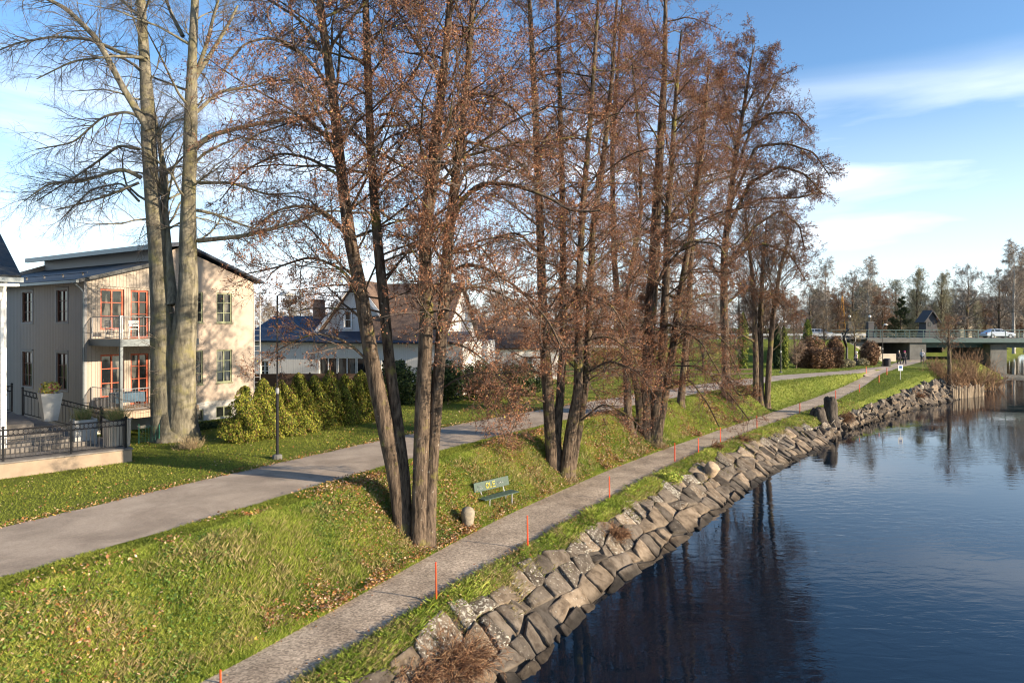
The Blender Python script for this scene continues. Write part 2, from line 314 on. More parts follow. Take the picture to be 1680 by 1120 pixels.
# ---------------------------------------------------------------- water
def water_mat():
    m = bpy.data.materials.new('water'); m.use_nodes = True; nt = m.node_tree; p = nt.nodes['Principled BSDF']
    p.inputs['Base Color'].default_value = (.003, .009, .018, 1); p.inputs['Roughness'].default_value = .02; p.inputs['IOR'].default_value = 1.36; p.inputs['Specular IOR Level'].default_value = .62
    tc = N(nt, 'ShaderNodeTexCoord'); mp = N(nt, 'ShaderNodeMapping'); mp.inputs['Rotation'].default_value = (0, 0, R_(-12)); mp.inputs['Scale'].default_value = (.55, 1.25, 1); nt.links.new(tc.outputs['Object'], mp.inputs[0])
    n = N(nt, 'ShaderNodeTexNoise'); n.inputs['Scale'].default_value = 2.1; n.inputs['Detail'].default_value = 4; n.inputs['Roughness'].default_value = .5; n.inputs['Distortion'].default_value = .4; nt.links.new(mp.outputs[0], n.inputs['Vector'])
    n2 = N(nt, 'ShaderNodeTexNoise'); n2.inputs['Scale'].default_value = .16; n2.inputs['Detail'].default_value = 2; nt.links.new(mp.outputs[0], n2.inputs['Vector'])
    mr = N(nt, 'ShaderNodeMapRange'); mr.inputs['From Min'].default_value = .38; mr.inputs['From Max'].default_value = .62; mr.inputs['To Min'].default_value = .15; mr.inputs['To Max'].default_value = 1.0; nt.links.new(n2.outputs['Fac'], mr.inputs[0])
    b = N(nt, 'ShaderNodeBump'); b.inputs['Distance'].default_value = .011; nt.links.new(n.outputs['Fac'], b.inputs['Height']); nt.links.new(mr.outputs[0], b.inputs['Strength']); nt.links.new(b.outputs[0], p.inputs['Normal'])
    return m
M['water'] = water_mat()
WX = np.array([[-60, -40, 0], [400, -40, 0], [900, 500, 0], [-60, 500, 0]], float)
tag(np_mesh('water', WX, np.array([[0, 1, 2, 3]]), M['water']), kind='structure')
# ---------------------------------------------------------------- stone wall of the quay
def stone_mat():
    m = mat('quay_stone', (1, 1, 1), .9, spec=.25, attr=True, col2=(.5, .47, .44), vscale=3.2, detail=9, bump=.05, bscale=5, ramp=(.42, .62)); nt = m.node_tree; p = nt.nodes['Principled BSDF']
    # pale lichen, patchy, mostly on the upper stones (alpha of a second attribute)
    a = N(nt, 'ShaderNodeAttribute', attribute_name='Lich'); tc = N(nt, 'ShaderNodeTexCoord')
    n = N(nt, 'ShaderNodeTexNoise'); n.inputs['Scale'].default_value = 13; n.inputs['Detail'].default_value = 7; n.inputs['Roughness'].default_value = .62; nt.links.new(tc.outputs['Object'], n.inputs['Vector'])
    ad = N(nt, 'ShaderNodeMath', operation='MULTIPLY_ADD'); ad.inputs[1].default_value = .16; nt.links.new(a.outputs['Fac'], ad.inputs[0]); nt.links.new(n.outputs['Fac'], ad.inputs[2])
    r = N(nt, 'ShaderNodeValToRGB'); e = r.color_ramp.elements; e[0].position = .70; e[1].position = .725; nt.links.new(ad.outputs[0], r.inputs[0])
    lk = p.inputs['Base Color'].links[0].from_socket; mm = N(nt, 'ShaderNodeMixRGB'); nt.links.new(r.outputs[0], mm.inputs[0]); nt.links.new(lk, mm.inputs[1]); mm.inputs[2].default_value = (.36, .34, .285, 1)
    nt.links.new(mm.outputs[0], p.inputs['Base Color']); return m
M['stone'] = stone_mat()
def stones(name, u0, u1, rows, lmin, lmax, rough, label, tilt=.05, top=1.0, sub=9):
    Vs, Fs, Cs, Ls = [], [], [], []; base = 0; r = np.random.default_rng(int(u0 * 10) + 3)
    hs = np.linspace(-.22, top, rows + 1)
    n = 9; g = np.array([0, .012, .07, .28, .5, .72, .93, .988, 1]); GA, GB = np.meshgrid(g, g, indexing='ij')
    quad = np.array([[i * n + j, (i + 1) * n + j, (i + 1) * n + j + 1, i * n + j + 1] for i in range(n - 1) for j in range(n - 1)])
    edge = lambda k, u: hs[k] + (.10 * math.sin(u * 1.7 + k * 2.1) + .05 * math.sin(u * 4.3 + k)) * (1.5 if 0 < k else .2) / rows * 2
    for k in range(rows):
        u = u0 + r.uniform(0, .5)
        while u < u1:
            sc_ = 1 + max(0, (u - 30)) * .003
            l = r.uniform(lmin, lmax) * sc_
            if r.random() < rough * .25: u += l * .5; continue
            gap = .006
            sk = r.normal(0, .07 + rough * .1)
            c = np.array([[u + gap, edge(k, u)], [u + l - gap, edge(k, u + l)], [u + l - gap + sk, edge(k + 1, u + l)], [u + gap + sk + r.normal(0, .04), edge(k + 1, u)]])
            c[:, 1] += r.normal(0, .03 * (1 + rough), 4) / rows * 1.6
            P = (c[0][None, None] * ((1 - GA) * (1 - GB))[..., None] + c[1] * (GA * (1 - GB))[..., None] + c[2] * (GA * GB)[..., None] + c[3] * ((1 - GA) * GB)[..., None])
            uu = P[..., 0]; h = P[..., 1]
            W = cW(uu); T = cT(uu); pz = zP(uu) - .1
            vv = W + (T - W) * h; zz = pz * h
            x, y = xy(uu, vv); nrm = np.stack([-V_[0] * pz, -V_[1] * pz, (T - W)], -1); nrm /= np.linalg.norm(nrm, axis=-1, keepdims=True)
            ed = np.minimum(np.minimum(GA, 1 - GA), np.minimum(GB, 1 - GB)); pro = r.uniform(.03, .07) + rough * r.uniform(-.03, .09)
            prof = np.where(ed < .001, -.20, np.where(ed < .02, pro * .55, np.where(ed < .1, pro * .92, pro)))
            sa, sb = r.normal(0, tilt * .7), r.normal(0, tilt * .7); off = prof + (GA - .5) * sa * 2 * (ed > .001) + (GB - .5) * sb * 2 * (ed > .001)
            s = int(r.integers(1e6)); off = off + (vnoise(uu * 1, vv * 1 + zz, .22, s) * .030 + vnoise(uu, vv + zz, .09, s + 1) * .014) * (1 + rough) * (ed > .001)
            # squeeze the corners in for a knocked-off look
            cz = (np.abs(GA - .5) * 2) ** 3 * (np.abs(GB - .5) * 2) ** 3; off -= cz * r.uniform(.0, .03)
            co = np.stack([x, y, zz], -1) + nrm * off[..., None]
            j = (r.random(2) - .5) * .05; cen = co.mean((0, 1)); shr = 1 - cz * r.uniform(.0, .03); co = cen + (co - cen) * shr[..., None]
            Vs.append(co.reshape(-1, 3)); Fs.append(quad + base); base += n * n
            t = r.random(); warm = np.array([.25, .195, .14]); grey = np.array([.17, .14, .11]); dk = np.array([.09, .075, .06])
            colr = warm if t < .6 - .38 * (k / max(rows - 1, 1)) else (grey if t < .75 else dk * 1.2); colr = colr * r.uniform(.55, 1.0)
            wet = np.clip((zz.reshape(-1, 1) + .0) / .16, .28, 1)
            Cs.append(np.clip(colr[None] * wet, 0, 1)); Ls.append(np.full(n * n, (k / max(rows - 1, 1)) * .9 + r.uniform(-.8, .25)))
            u += l
    # dark earth and chips packed behind the blocks
    s_ = np.arange(u0, u1, .4); hh = np.linspace(-.25, min(1.0, top + .02), 8); UU = np.repeat(s_[:, None], 8, 1); VV = cW(UU) + (cT(UU) - cW(UU)) * hh; ZZ = (zP(UU) - .1) * hh - .05; X_, Y_ = xy(UU, VV); ij = np.arange(X_.size).reshape(X_.shape)
    Vs.append(np.stack([X_.ravel(), Y_.ravel(), ZZ.ravel()], 1)); Fs.append(np.stack([ij[:-1, :-1], ij[1:, :-1], ij[1:, 1:], ij[:-1, 1:]], -1).reshape(-1, 4) + base); Cs.append(np.tile([.07, .06, .05], (X_.size, 1))); Ls.append(np.full(X_.size, -2.))
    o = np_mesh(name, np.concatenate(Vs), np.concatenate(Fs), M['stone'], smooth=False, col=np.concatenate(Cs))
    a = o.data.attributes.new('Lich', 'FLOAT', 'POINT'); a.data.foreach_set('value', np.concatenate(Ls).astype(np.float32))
    tag(o, label, 'stone wall'); return o
stones('quay_wall', 2, 46.5, 4, .34, 1.15, .12, 'sloping river wall of large fitted grey and tan blocks with pale lichen')
stones('stone_revetment', 47, 96, 5, .3, .75, 1.2, 'rough bank of tumbled angular stones along the farther shore of the lawn', tilt=.16, top=.72)
# ---------------------------------------------------------------- grass, weeds and fallen leaves
M['blade'] = mat('grass_blade', (1, 1, 1), .6, spec=.3, attr=True, trans=.35)
M['leaf'] = mat('dead_leaf', (1, 1, 1), .75, spec=.25, attr=True, trans=.2)
def scatter(n, u0, u1, flo, fhi, p=None):
    u = rng.uniform(u0, u1, n * 2); lo, hi = flo(u), fhi(u); m = hi - lo; ok = rng.random(n * 2) * np.percentile(m, 98) < m
    u, lo, hi = u[ok], lo[ok], hi[ok]; v = lo + (hi - lo) * rng.random(len(u)); x, y = xy(u, v)
    inside = (np.abs(x) < .80 * y + 1.5) & (y > 6); d = np.hypot(x, y)
    keep = inside & (rng.random(len(x)) < np.clip((20 / d) ** 1.6, 0, 1))
    return x[keep][:n], y[keep][:n]
def blades(x, y, h0, w0, lean=.5, pal=None, patch=1.6, seed=1, clump=0):
    n = len(x)
    if clump:
        a = rng.uniform(0, 2 * np.pi, n); r = np.abs(rng.normal(0, clump, n)); k = rng.integers(0, max(n // 14, 1), n); x, y = x[k] + r * np.cos(a), y[k] + r * np.sin(a)
    d = np.hypot(x, y); z = gz(x, y); pn = vnoise(x, y, patch, seed) * .6 + vnoise(x, y, patch * .33, seed + 1) * .4
    h = h0 * rng.uniform(.45, 1.25, n) * (1 + .45 * pn); w = np.maximum(w0, d * 0.00045) * rng.uniform(.7, 1.3, n)
    a = rng.uniform(0, 2 * np.pi, n); b = rng.uniform(0, 2 * np.pi, n); ln = h * rng.uniform(.2, lean * 2, n)
    ax, ay = np.cos(a) * w / 2, np.sin(a) * w / 2; lx, ly = np.cos(b) * ln, np.sin(b) * ln
    zz = z - .01; V = np.empty((n, 4, 3)); V[:, 0] = np.stack([x - ax, y - ay, zz], 1); V[:, 1] = np.stack([x + ax, y + ay, zz], 1)
    V[:, 2] = np.stack([x + ax * .8 + lx * .4, y + ay * .8 + ly * .4, zz + h * .62], 1); V[:, 3] = np.stack([x + lx, y + ly, zz + h], 1)
    f = np.arange(n)[:, None] * 4; Fq = np.concatenate([f + [[0, 1, 2]], f + [[0, 2, 3]]])
    pal = np.array(pal); t = np.clip((pn + 1) / 2 * .9 + rng.normal(0, .16, n), 0, .999) * (len(pal) - 1); i = t.astype(int); fr = (t - i)[:, None]
    c = (pal[i] * (1 - fr) + pal[i + 1] * fr) * rng.uniform(.7, 1.3, n)[:, None]
    return V.reshape(-1, 3), Fq, np.repeat(c, 4, 0)
def merge(parts):
    Vs, Fs, Cs = [], [], []; b = 0
    for v, f, c in parts: Vs.append(v); Fs.append(f + b); Cs.append(c); b += len(v)
    return np.concatenate(Vs), np.concatenate(Fs), np.concatenate(Cs)
G_long = [(.05, .085, .012), (.14, .21, .022), (.25, .32, .04), (.36, .39, .075), (.46, .38, .14)]
G_lawn = [(.11, .145, .018), (.17, .21, .025), (.24, .27, .04), (.29, .28, .06)]
G_dry = [(.10, .15, .025), (.22, .22, .06), (.34, .28, .12), (.42, .33, .17)]
e = .06
x, y = scatter(560000, 2, 46, lambda u: cL(u) + e - .12, lambda u: cA(u) - .9)
P1 = [blades(x, y, .095, .007, .42, G_long, 1.5, 21)]
x, y = scatter(60000, 2, 46, lambda u: cL(u) + .3, lambda u: cA(u) - 1.3); P1.append(blades(x, y, .15, .006, .4, G_dry, 1.0, 31, clump=.12))
x, y = scatter(110000, 2, 60, lambda u: cA(u) - 1.0, lambda u: cA(u) - .02); P1.append(blades(x, y, .07, .011, .6, G_lawn, 1.5, 22))
x, y = scatter(90000, 2, 60, lambda u: cT(u) - .28, lambda u: cR(u) + .03); P1.append(blades(x, y, .10, .011, .7, G_dry, 1.1, 23))
x, y = scatter(50000, 2, 60, lambda u: cT(u) - .05, lambda u: cR(u) - .1); P1.append(blades(x, y, .14, .012, .7, G_long, 1.1, 28, clump=.1))
x, y = scatter(260000, 2, 46, lambda u: cB(u) + .02, lambda u: cB(u) + 15); P1.append(blades(x, y, .055, .013, .6, G_lawn, 2.5, 24))
x, y = scatter(60000, 2, 60, lambda u: cW(u) + (cT(u) - cW(u)) * .55, lambda u: cT(u)); k = vnoise(x, y, .35, 77) + rng.normal(0, .1, len(x)) > .34; P1.append(blades(x[k], y[k], .17, .008, .6, G_dry, .8, 29))
u = rng.uniform(46, 92, 220000); lo = cT(u) - .3; hi = cB(u) + 14; v = lo + (hi - lo) * rng.random(len(u)); nope = ((v > cR(u) - .03) & (v < cL(u) + .03)) | ((v > cA(u) - .03) & (v < cB(u) + .03)) | (v > cR(u)) & (v < cB(u) + .03) & (u > 75.5)
u, v = u[~nope], v[~nope]; x, y = xy(u, v); P1.append(blades(x, y, .11, .05, .6, [(.13, .17, .03), (.19, .24, .04), (.26, .27, .07)], 3, 25))
V, Fq, Cc = merge(P1); tag(np_mesh('grass', V, Fq, M['blade'], col=Cc), 'green and straw coloured grass over the river bank and lawns', 'grass', kind='stuff')
def leaves(x, y, s, pal, lift=.02, hgt=.0, up=1.0):
    n = len(x); z = gz(x, y) + lift + rng.random(n) * hgt; a = rng.normal(0, 1, (n, 3)); a /= np.linalg.norm(a, axis=1, keepdims=True)
    nr = rng.normal(0, .55, (n, 3)) + [0, 0, up]; b = np.cross(nr, a); b /= np.linalg.norm(b, axis=1, keepdims=True); a = np.cross(b, nr); a /= np.linalg.norm(a, axis=1, keepdims=True)
    sz = (s * rng.uniform(.5, 1.2, n) * np.maximum(1, np.hypot(x, y) / 26))[:, None]; c = np.stack([x, y, z], 1)
    V = np.stack([c - a * sz, c + b * sz * .62, c + a * sz, c - b * sz * .62], 1).reshape(-1, 3)
    pal = np.array(pal); col = pal[rng.integers(0, len(pal), n)] * rng.uniform(.6, 1.3, n)[:, None]
    return V, np.arange(n)[:, None] * 4 + [[0, 1, 2, 3]], np.repeat(col, 4, 0)
LP = [(.38, .16, .05), (.30, .13, .05), (.42, .25, .10), (.48, .33, .18), (.22, .10, .05), (.36, .26, .05), (.34, .20, .11), (.50, .36, .24)]
def patchy(x, y, s, seed, thr): k = vnoise(x, y, s, seed) * .6 + vnoise(x, y, s * .3, seed + 1) * .4 + rng.normal(0, .18, len(x)) > thr; return x[k], y[k]
Lf = []
x, y = scatter(120000, 2, 46, lambda u: cL(u) - .15, lambda u: cA(u) - .7); x, y = patchy(x, y, 1.4, 41, .40); Lf.append(leaves(x, y, .040, LP, .06, .12))
for px, py, rad, n in ((690, 905, 1.7, 4500), (640, 860, 1.6, 2500), (800, 850, 1.5, 2500), (925, 790, 1.6, 3500), (1040, 735, 2.0, 4000), (860, 800, 1.3, 2000), (560, 800, 1.3, 2000), (120, 990, .7, 500), (60, 1050, .6, 400), (330, 850, .6, 400), (180, 1090, .5, 300)):
    gx_, gy_, _ = ground(px, py); a = rng.uniform(0, 2 * np.pi, n); r = rad * np.sqrt(rng.random(n)) * 1.3; x, y = gx_ + r * np.cos(a), gy_ + r * np.sin(a); u, v = uv(x, y); k = (v > cL(u) - .1) & (v < cA(u) - .2)
    Lf.append(leaves(x[k], y[k], .034, LP, .05, .14))
x, y = scatter(9000, 2, 60, lambda u: cT(u) - .1, lambda u: cR(u) + .2); x, y = patchy(x, y, 1.2, 43, -.1); Lf.append(leaves(x, y, .032, LP, .03, .08))
x, y = scatter(5000, 2, 60, lambda u: cB(u) - .05, lambda u: cB(u) + 12); Lf.append(leaves(x, y, .035, LP, .02, .04))
x, y = scatter(3500, 2, 60, lambda u: cB(u) - .15, lambda u: cB(u) + .4); Lf.append(leaves(x, y, .035, LP, .02, .03))
x, y = scatter(1100, 2, 60, cR, cL); u, v = uv(x, y); t = np.abs((v - cR(u)) / (cL(u) - cR(u)) - .5) * 2; k = t > .55; Lf.append(leaves(x[k], y[k], .026, LP, .03, .0, 3))
V, Fq, Cc = merge(Lf); tag(np_mesh('fallen_leaves', V, Fq, M['leaf'], col=Cc), 'brown and orange fallen leaves lying in the grass of the bank', 'leaves', kind='stuff')
# low broad-leaved weeds
x, y = scatter(40000, 3, 34, lambda u: cL(u) + .1, lambda u: cA(u) - 1.2); x, y = patchy(x, y, .9, 51, .12)
tag(np_mesh('ground_cover', *[q for q in leaves(x, y, .034, [(.06, .12, .02), (.10, .19, .03), (.17, .26, .05), (.2, .27, .07)], .05, .13)][:2], M['blade'], col=leaves(x, y, .034, [(.06, .12, .02), (.10, .19, .03), (.17, .26, .05), (.2, .27, .07)], .05, .13)[2]), 'low leafy green weeds among the bank grass', 'weeds', kind='stuff')
# ---------------------------------------------------------------- trees
def tubes(P, Rd, sides):
    """P (n,k,3) centre lines, Rd (n,k) radii -> verts, quads"""
    n, k, _ = P.shape; d = np.gradient(P, axis=1); d /= np.linalg.norm(d, axis=2, keepdims=True) + 1e-9
    ref = np.where(np.abs(d[..., 2:3]) > .92, [1., 0, 0], [0, 0, 1.]); a = np.cross(d, ref); a /= np.linalg.norm(a, axis=2, keepdims=True) + 1e-9; b = np.cross(d, a)
    th = np.arange(sides) * 2 * np.pi / sides
    V = P[:, :, None] + (a[:, :, None] * np.cos(th)[None, None, :, None] + b[:, :, None] * np.sin(th)[None, None, :, None]) * Rd[:, :, None, None]
    idx = np.arange(n * k * sides).reshape(n, k, sides); nx = np.roll(idx, -1, 2)
    q = np.stack([idx[:, :-1], nx[:, :-1], nx[:, 1:], idx[:, 1:]], -1).reshape(-1, 4)
    return V.reshape(-1, 3), q
def ribbons(P, Rd):
    n, k, _ = P.shape; d = np.gradient(P, axis=1); rv = rng.normal(0, 1, (n, 1, 3)); a = np.cross(d, rv); a /= np.linalg.norm(a, axis=2, keepdims=True) + 1e-9
    V = np.stack([P - a * Rd[..., None], P + a * Rd[..., None]], 2); idx = np.arange(n * k * 2).reshape(n, k, 2)
    return V.reshape(-1, 3), np.stack([idx[:, :-1, 0], idx[:, :-1, 1], idx[:, 1:, 1], idx[:, 1:, 0]], -1).reshape(-1, 4)
def unit(a): return a / (np.linalg.norm(a, axis=-1, keepdims=True) + 1e-9)
def grow(S, D, L, r0, steps, wander, grav, taper=.8):
    n = len(S); P = np.empty((n, steps + 1, 3)); P[:, 0] = S; d = unit(D); st = (L / steps)[:, None]
    g = np.broadcast_to(np.asarray(grav, float), (steps,)) if np.ndim(grav) <= 1 else grav
    for i in range(steps):
        d = unit(d + rng.normal(0, wander, (n, 3)) + np.array([0, 0, 1.]) * g[i]); P[:, i + 1] = P[:, i] + d * st
    R = r0[:, None] * (1 - taper * np.linspace(0, 1, steps + 1)[None]); return P, R
def branch(P, R, count, t0, t1, ang, ratio, lens, rr, rmin, jit=.25, phase=None, endlong=0.0):
    """points on parents and directions for children"""
    n, k, _ = P.shape; par = np.repeat(np.arange(n), count); m = len(par)
    t = t0 + (t1 - t0) * ((np.tile(np.arange(count), n) + rng.random(m)) / count); f = t * (k - 1); i = np.minimum(f.astype(int), k - 2); fr = (f - i)[:, None]
    S = P[par, i] * (1 - fr) + P[par, i + 1] * fr; d = unit(P[par, i + 1] - P[par, i]); rad = R[par, i] * (1 - fr[:, 0]) + R[par, i + 1] * fr[:, 0]
    rv = unit(np.cross(d, rng.normal(0, 1, (m, 3)))); a = R_(ang) * (1 + rng.normal(0, jit, m)); D = d * np.cos(a)[:, None] + rv * np.sin(a)[:, None]
    L = lens[par] * ratio * (1 - .45 * t) * rng.uniform(.6, 1.25, m)
    return S, D, L, np.maximum(rad * rr, rmin), par, t
def resample(pts, step):
    pts = np.array(pts, float); s = np.concatenate([[0], np.cumsum(np.linalg.norm(np.diff(pts, axis=0), axis=1))]); n = max(3, int(s[-1] / step) + 1); q = np.linspace(0, s[-1], n)
    out = np.stack([np.interp(q, s, pts[:, i]) for i in range(pts.shape[1])], 1)
    for _ in range(2): out[1:-1] = (out[:-2] + 2 * out[1:-1] + out[2:]) / 4
    return out
def px_path(pts, Y0, dY=0, zmin=None):
    """pts: (photo x, photo y, diameter px) -> (x, y, z, radius); dY: how far the end leans away from the eye"""
    n = len(pts); o = []
    for i, (a, b, wd) in enumerate(pts):
        Yd = Y0 + dY * i / max(n - 1, 1); x, y, z = at(a, b, Yd); o.append((x, y, z, wd * .405 / F * Yd))
    return o
def bark_mat(name, c1, c2, scale=6, bump=.03, moss=None, lichen=None):
    m = mat(name, c1, .95, spec=.15, col2=c2, vscale=scale, detail=9, bump=bump, bscale=7, stretch=(1.6, 1.6, .35), ramp=(.35, .62))
    nt = m.node_tree; p = nt.nodes['Principled BSDF']; tc = N(nt, 'ShaderNodeTexCoord')
    for colr, s, lo, hi in [q for q in (moss, lichen) if q]:
        n = N(nt, 'ShaderNodeTexNoise'); n.inputs['Scale'].default_value = s; n.inputs['Detail'].default_value = 6; n.inputs['Roughness'].default_value = .65; nt.links.new(tc.outputs['Object'], n.inputs['Vector'])
        r = N(nt, 'ShaderNodeValToRGB'); e = r.color_ramp.elements; e[0].position = lo; e[1].position = hi; nt.links.new(n.outputs['Fac'], r.inputs[0])
        lk = p.inputs['Base Color'].links[0].from_socket; mm = N(nt, 'ShaderNodeMixRGB'); nt.links.new(r.outputs[0], mm.inputs[0]); nt.links.new(lk, mm.inputs[1]); mm.inputs[2].default_value = (*colr, 1); nt.links.new(mm.outputs[0], p.inputs['Base Color'])
    return m
M['alder_bark'] = bark_mat('alder_bark', (.032, .024, .018), (.15, .11, .078), 7, .07, moss=((.17, .15, .045), 1.3, .56, .66), lichen=((.3, .27, .22), 9, .64, .7))
M['beech_bark'] = bark_mat('beech_bark', (.085, .077, .058), (.25, .225, .165), 4.2, .025, moss=((.20, .18, .09), 1.6, .5, .66), lichen=((.10, .09, .07), 2.2, .5, .7))
M['twig'] = mat('alder_twig', (1, 1, 1), .85, spec=.2, attr=True)
M['pale_bark'] = bark_mat('birch_bark', (.26, .24, .21), (.42, .39, .34), 3, .01, moss=((.1, .09, .08), 6, .6, .66))
def trunk_mesh(stems, parent, mt, sides=14, flare=1.0, lump=.06):
    Vs, Qs = [], []; b = 0
    for s in stems:
        a = resample(s, .22); P = a[None, :, :3].copy(); Rr = a[None, :, 3].copy(); hgt = a[:, 2] - a[0, 2]
        Rr[0] *= 1 + flare * .55 * np.exp(-np.maximum(hgt, 0) / .35) * (a[0, 3] > .12)
        v, q = tubes(P, Rr, sides); c = np.repeat(P[0], sides, 0); k = np.arange(len(v)); th = (k % sides) * 2 * np.pi / sides
        hh = np.repeat(hgt, sides); ridg = 1 + lump * (np.sin(th * 3 + hh * .5) * .6 + np.sin(th * 5 + hh * 1.1) * .4) * (1 + 1.6 * np.exp(-np.maximum(hh, 0) / .6)) + lump * .8 * vnoise(th * 2, hh * 1.0, .9, 5)
        v = c + (v - c) * ridg[:, None]; Vs.append(v); Qs.append(q + b); b += len(v)
    return Vs, Qs, b
def add_tree(name, loc, stems, limbs, spec, label, cat='tree', group=None, bark='alder_bark', crown_mat='twig', pal=None, flare=1.0, limb_bark=None):
    """stems / limbs: lists of (x, y, z, r) paths in world space; spec: how the crown branches"""
    root = empty(name, loc); tag(root, label, cat, group); o = np.array(loc); sp = dict(
        n1=45, t1=(.12, 1.0), a1=65, l1=4.0, g1=(.1, .02, -.05, -.08, -.03, .06), w1=.16, n2=9, a2=50, r2=.44, n3=7, a3=46, r3=.46, n4=5, l4=.30, g=.03, bits=2.8, bit=.027, low=1.0, shape=1.0, rt=.0035, up4=.0, l1r=.036)
    sp.update(spec); Vs, Qs, b = trunk_mesh(stems + limbs, root, None, flare=flare)
    # first-order limbs off every stem
    Ps, Rs, Ls = [], [], []
    for s in stems:
        a = resample(s, .35); P = a[None, :, :3]; Rr = a[None, :, 3]; n = sp['n1']
        S, D, L, r0, par, t = branch(P, Rr, n, *sp['t1'], sp['a1'], 1, np.array([1.]), .42, .012, jit=.18)
        prof = np.interp(t, [0, .25, .55, .8, 1], sp.get('prof', [.45, .8, 1, .8, .4])); L = sp['l1'] * prof * rng.uniform(.55, 1.2, len(t)); r0 = np.minimum(r0, sp['l1r'] * L / sp['l1'] + .01)
        if 'away' in sp: D = unit(D + np.array(sp['away']) * .6)
        P1, R1 = grow(S, D, L, r0, 6, sp['w1'], sp['g1'], .82); Ps.append(P1); Rs.append(R1); Ls.append(L)
    v, q = tubes(np.concatenate(Ps), np.concatenate(Rs), 6); Vs.append(v); Qs.append(q + b); b += len(v)
    Vt = np.concatenate(Vs) - o; Qt = np.concatenate(Qs)
    np_mesh('trunk', Vt, Qt, M[bark], root, smooth=True)
    for l in limbs:
        a = resample(l, .3); k = 7; s = np.linspace(0, len(a) - 1, k); i = np.minimum(s.astype(int), len(a) - 2); fr = (s - i)[:, None]; p = a[i] * (1 - fr) + a[i + 1] * fr
        seg = np.linalg.norm(np.diff(p[:, :3], axis=0), axis=1).sum()
        for _ in range(max(1, int(seg / sp.get('lm', 1.4)))): Ps.append(p[None, :, :3]); Rs.append(p[None, :, 3]); Ls.append(np.array([min(seg, 4.5)]))
    P1, R1, L1 = np.concatenate(Ps), np.concatenate(Rs), np.concatenate(Ls)
    S, D, L, r, par, t = branch(P1, R1, sp['n2'], .18, 1, sp['a2'], sp['r2'], L1, .5, .007); P2, R2 = grow(S, D, L, np.minimum(r, .022), 4, .22, sp['g'], .7)
    S, D, L, r, par, t = branch(P2, R2, sp['n3'], .12, 1, sp['a3'], sp['r3'], L, .6, .0045); L = np.maximum(L, .18); P3, R3 = grow(S, D, L, np.minimum(r, .009), 3, .25, sp['g'], .5)
    S, D, L, r, par, t = branch(P3, R3, sp['n4'], .1, 1, 42, 1, np.full(len(L), sp['l4']), .7, sp['rt']); P4, R4 = grow(S, D, L, np.full(len(L), sp['rt']), 2, .28, sp['up4'], .4)
    pal = np.array(pal if pal is not None else ALDER); cb = np.array(sp.get('wood', (.13, .10, .08)))
    parts = []; v, q = tubes(P2, R2, 4); parts.append((v, q, np.tile(cb, (len(v), 1)))); v, q = tubes(P3, R3, 3); parts.append((v, q, np.tile(cb * 1.1, (len(v), 1))))
    v, q = ribbons(P4, R4 * 1.15); parts.append((v, q, np.repeat(pal[rng.integers(0, len(pal), len(P4))] * .8, 6, 0)))
    nb = int(len(P4) * sp['bits'])
    if nb:
        k = rng.integers(0, len(P4), nb); c = P4[k, 1] + (P4[k, 2] - P4[k, 1]) * rng.uniform(-1, 1.1, (nb, 1)) + rng.normal(0, .015, (nb, 3)); s = sp['bit'] * rng.uniform(.5, 1.3, (nb, 1))
        a = unit(rng.normal(0, 1, (nb, 3)) + [0, 0, -.5]); bb = unit(np.cross(a, rng.normal(0, 1, (nb, 3)))); v = np.stack([c - a * s, c + bb * s * .55, c + a * s, c - bb * s * .55], 1).reshape(-1, 3)
        col = pal[rng.integers(0, len(pal), nb)] * rng.uniform(.6, 1.4, (nb, 1)); yl = rng.random(nb) < sp.get('yellow', .012); col[yl] = (.45, .4, .08)
        parts.append((v, np.arange(nb)[:, None] * 4 + [[0, 1, 2, 3]], np.repeat(col, 4, 0)))
    V, Q, Cc = merge(parts); np_mesh('crown', V - o, Q, M[crown_mat], root, col=Cc)
    return root
ALDER = [(.22, .095, .05), (.28, .13, .065), (.16, .07, .04), (.33, .18, .10), (.22, .11, .07), (.11, .05, .035)]
def W2(pts, w0, w1): n = len(pts); return [(a, b, w0 + (w1 - w0) * i / (n - 1)) for i, (a, b) in enumerate(pts)]
def alder(base, stem_px, limb_px, spec, label, group='alders along the riverside path', name='alder_tree', dY=None, **k):
    x, y, z = ground(*base); st = []
    for j, s in enumerate(stem_px):
        pts = px_path(s[0], y, s[1] if len(s) > 1 else 0); pts[0] = (pts[0][0], pts[0][1], min(pts[0][2], z) - .25, pts[0][3]); st.append(pts)
    lm = [px_path(l[0], y + l[1], l[2]) for l in limb_px]
    return add_tree(name, (x, y, z), st, lm, spec, label, group=group, **k)
A1a = [(662, 868, 32), (650, 790, 33), (632, 700, 33), (612, 600, 31), (592, 480, 27), (572, 380, 24), (556, 250, 21), (545, 150, 19), (532, 60, 16), (520, -40, 13), (508, -150, 9), (498, -260, 3)]
A1b = [(668, 868, 22), (664, 780, 22), (652, 690, 22), (640, 600, 22), (630, 500, 21), (618, 380, 19), (608, 250, 17), (603, 120, 15), (600, 0, 13), (596, -120, 9), (590, -240, 3)]
A2a = [(688, 893, 36), (689, 800, 33), (692, 700, 31), (697, 600, 29), (700, 500, 27), (697, 400, 24), (706, 290, 21), (720, 180, 18), (734, 60, 14), (740, -30, 11), (745, -150, 7), (752, -260, 3)]
A2b = [(702, 888, 26), (707, 800, 25), (713, 700, 25), (721, 600, 24), (728, 500, 23), (735, 400, 21), (746, 300, 18), (758, 200, 15), (768, 110, 12), (776, 0, 9), (786, -120, 5), (792, -200, 2)]
SP = dict(n1=44, l1=4.4, t1=(.3, 1))
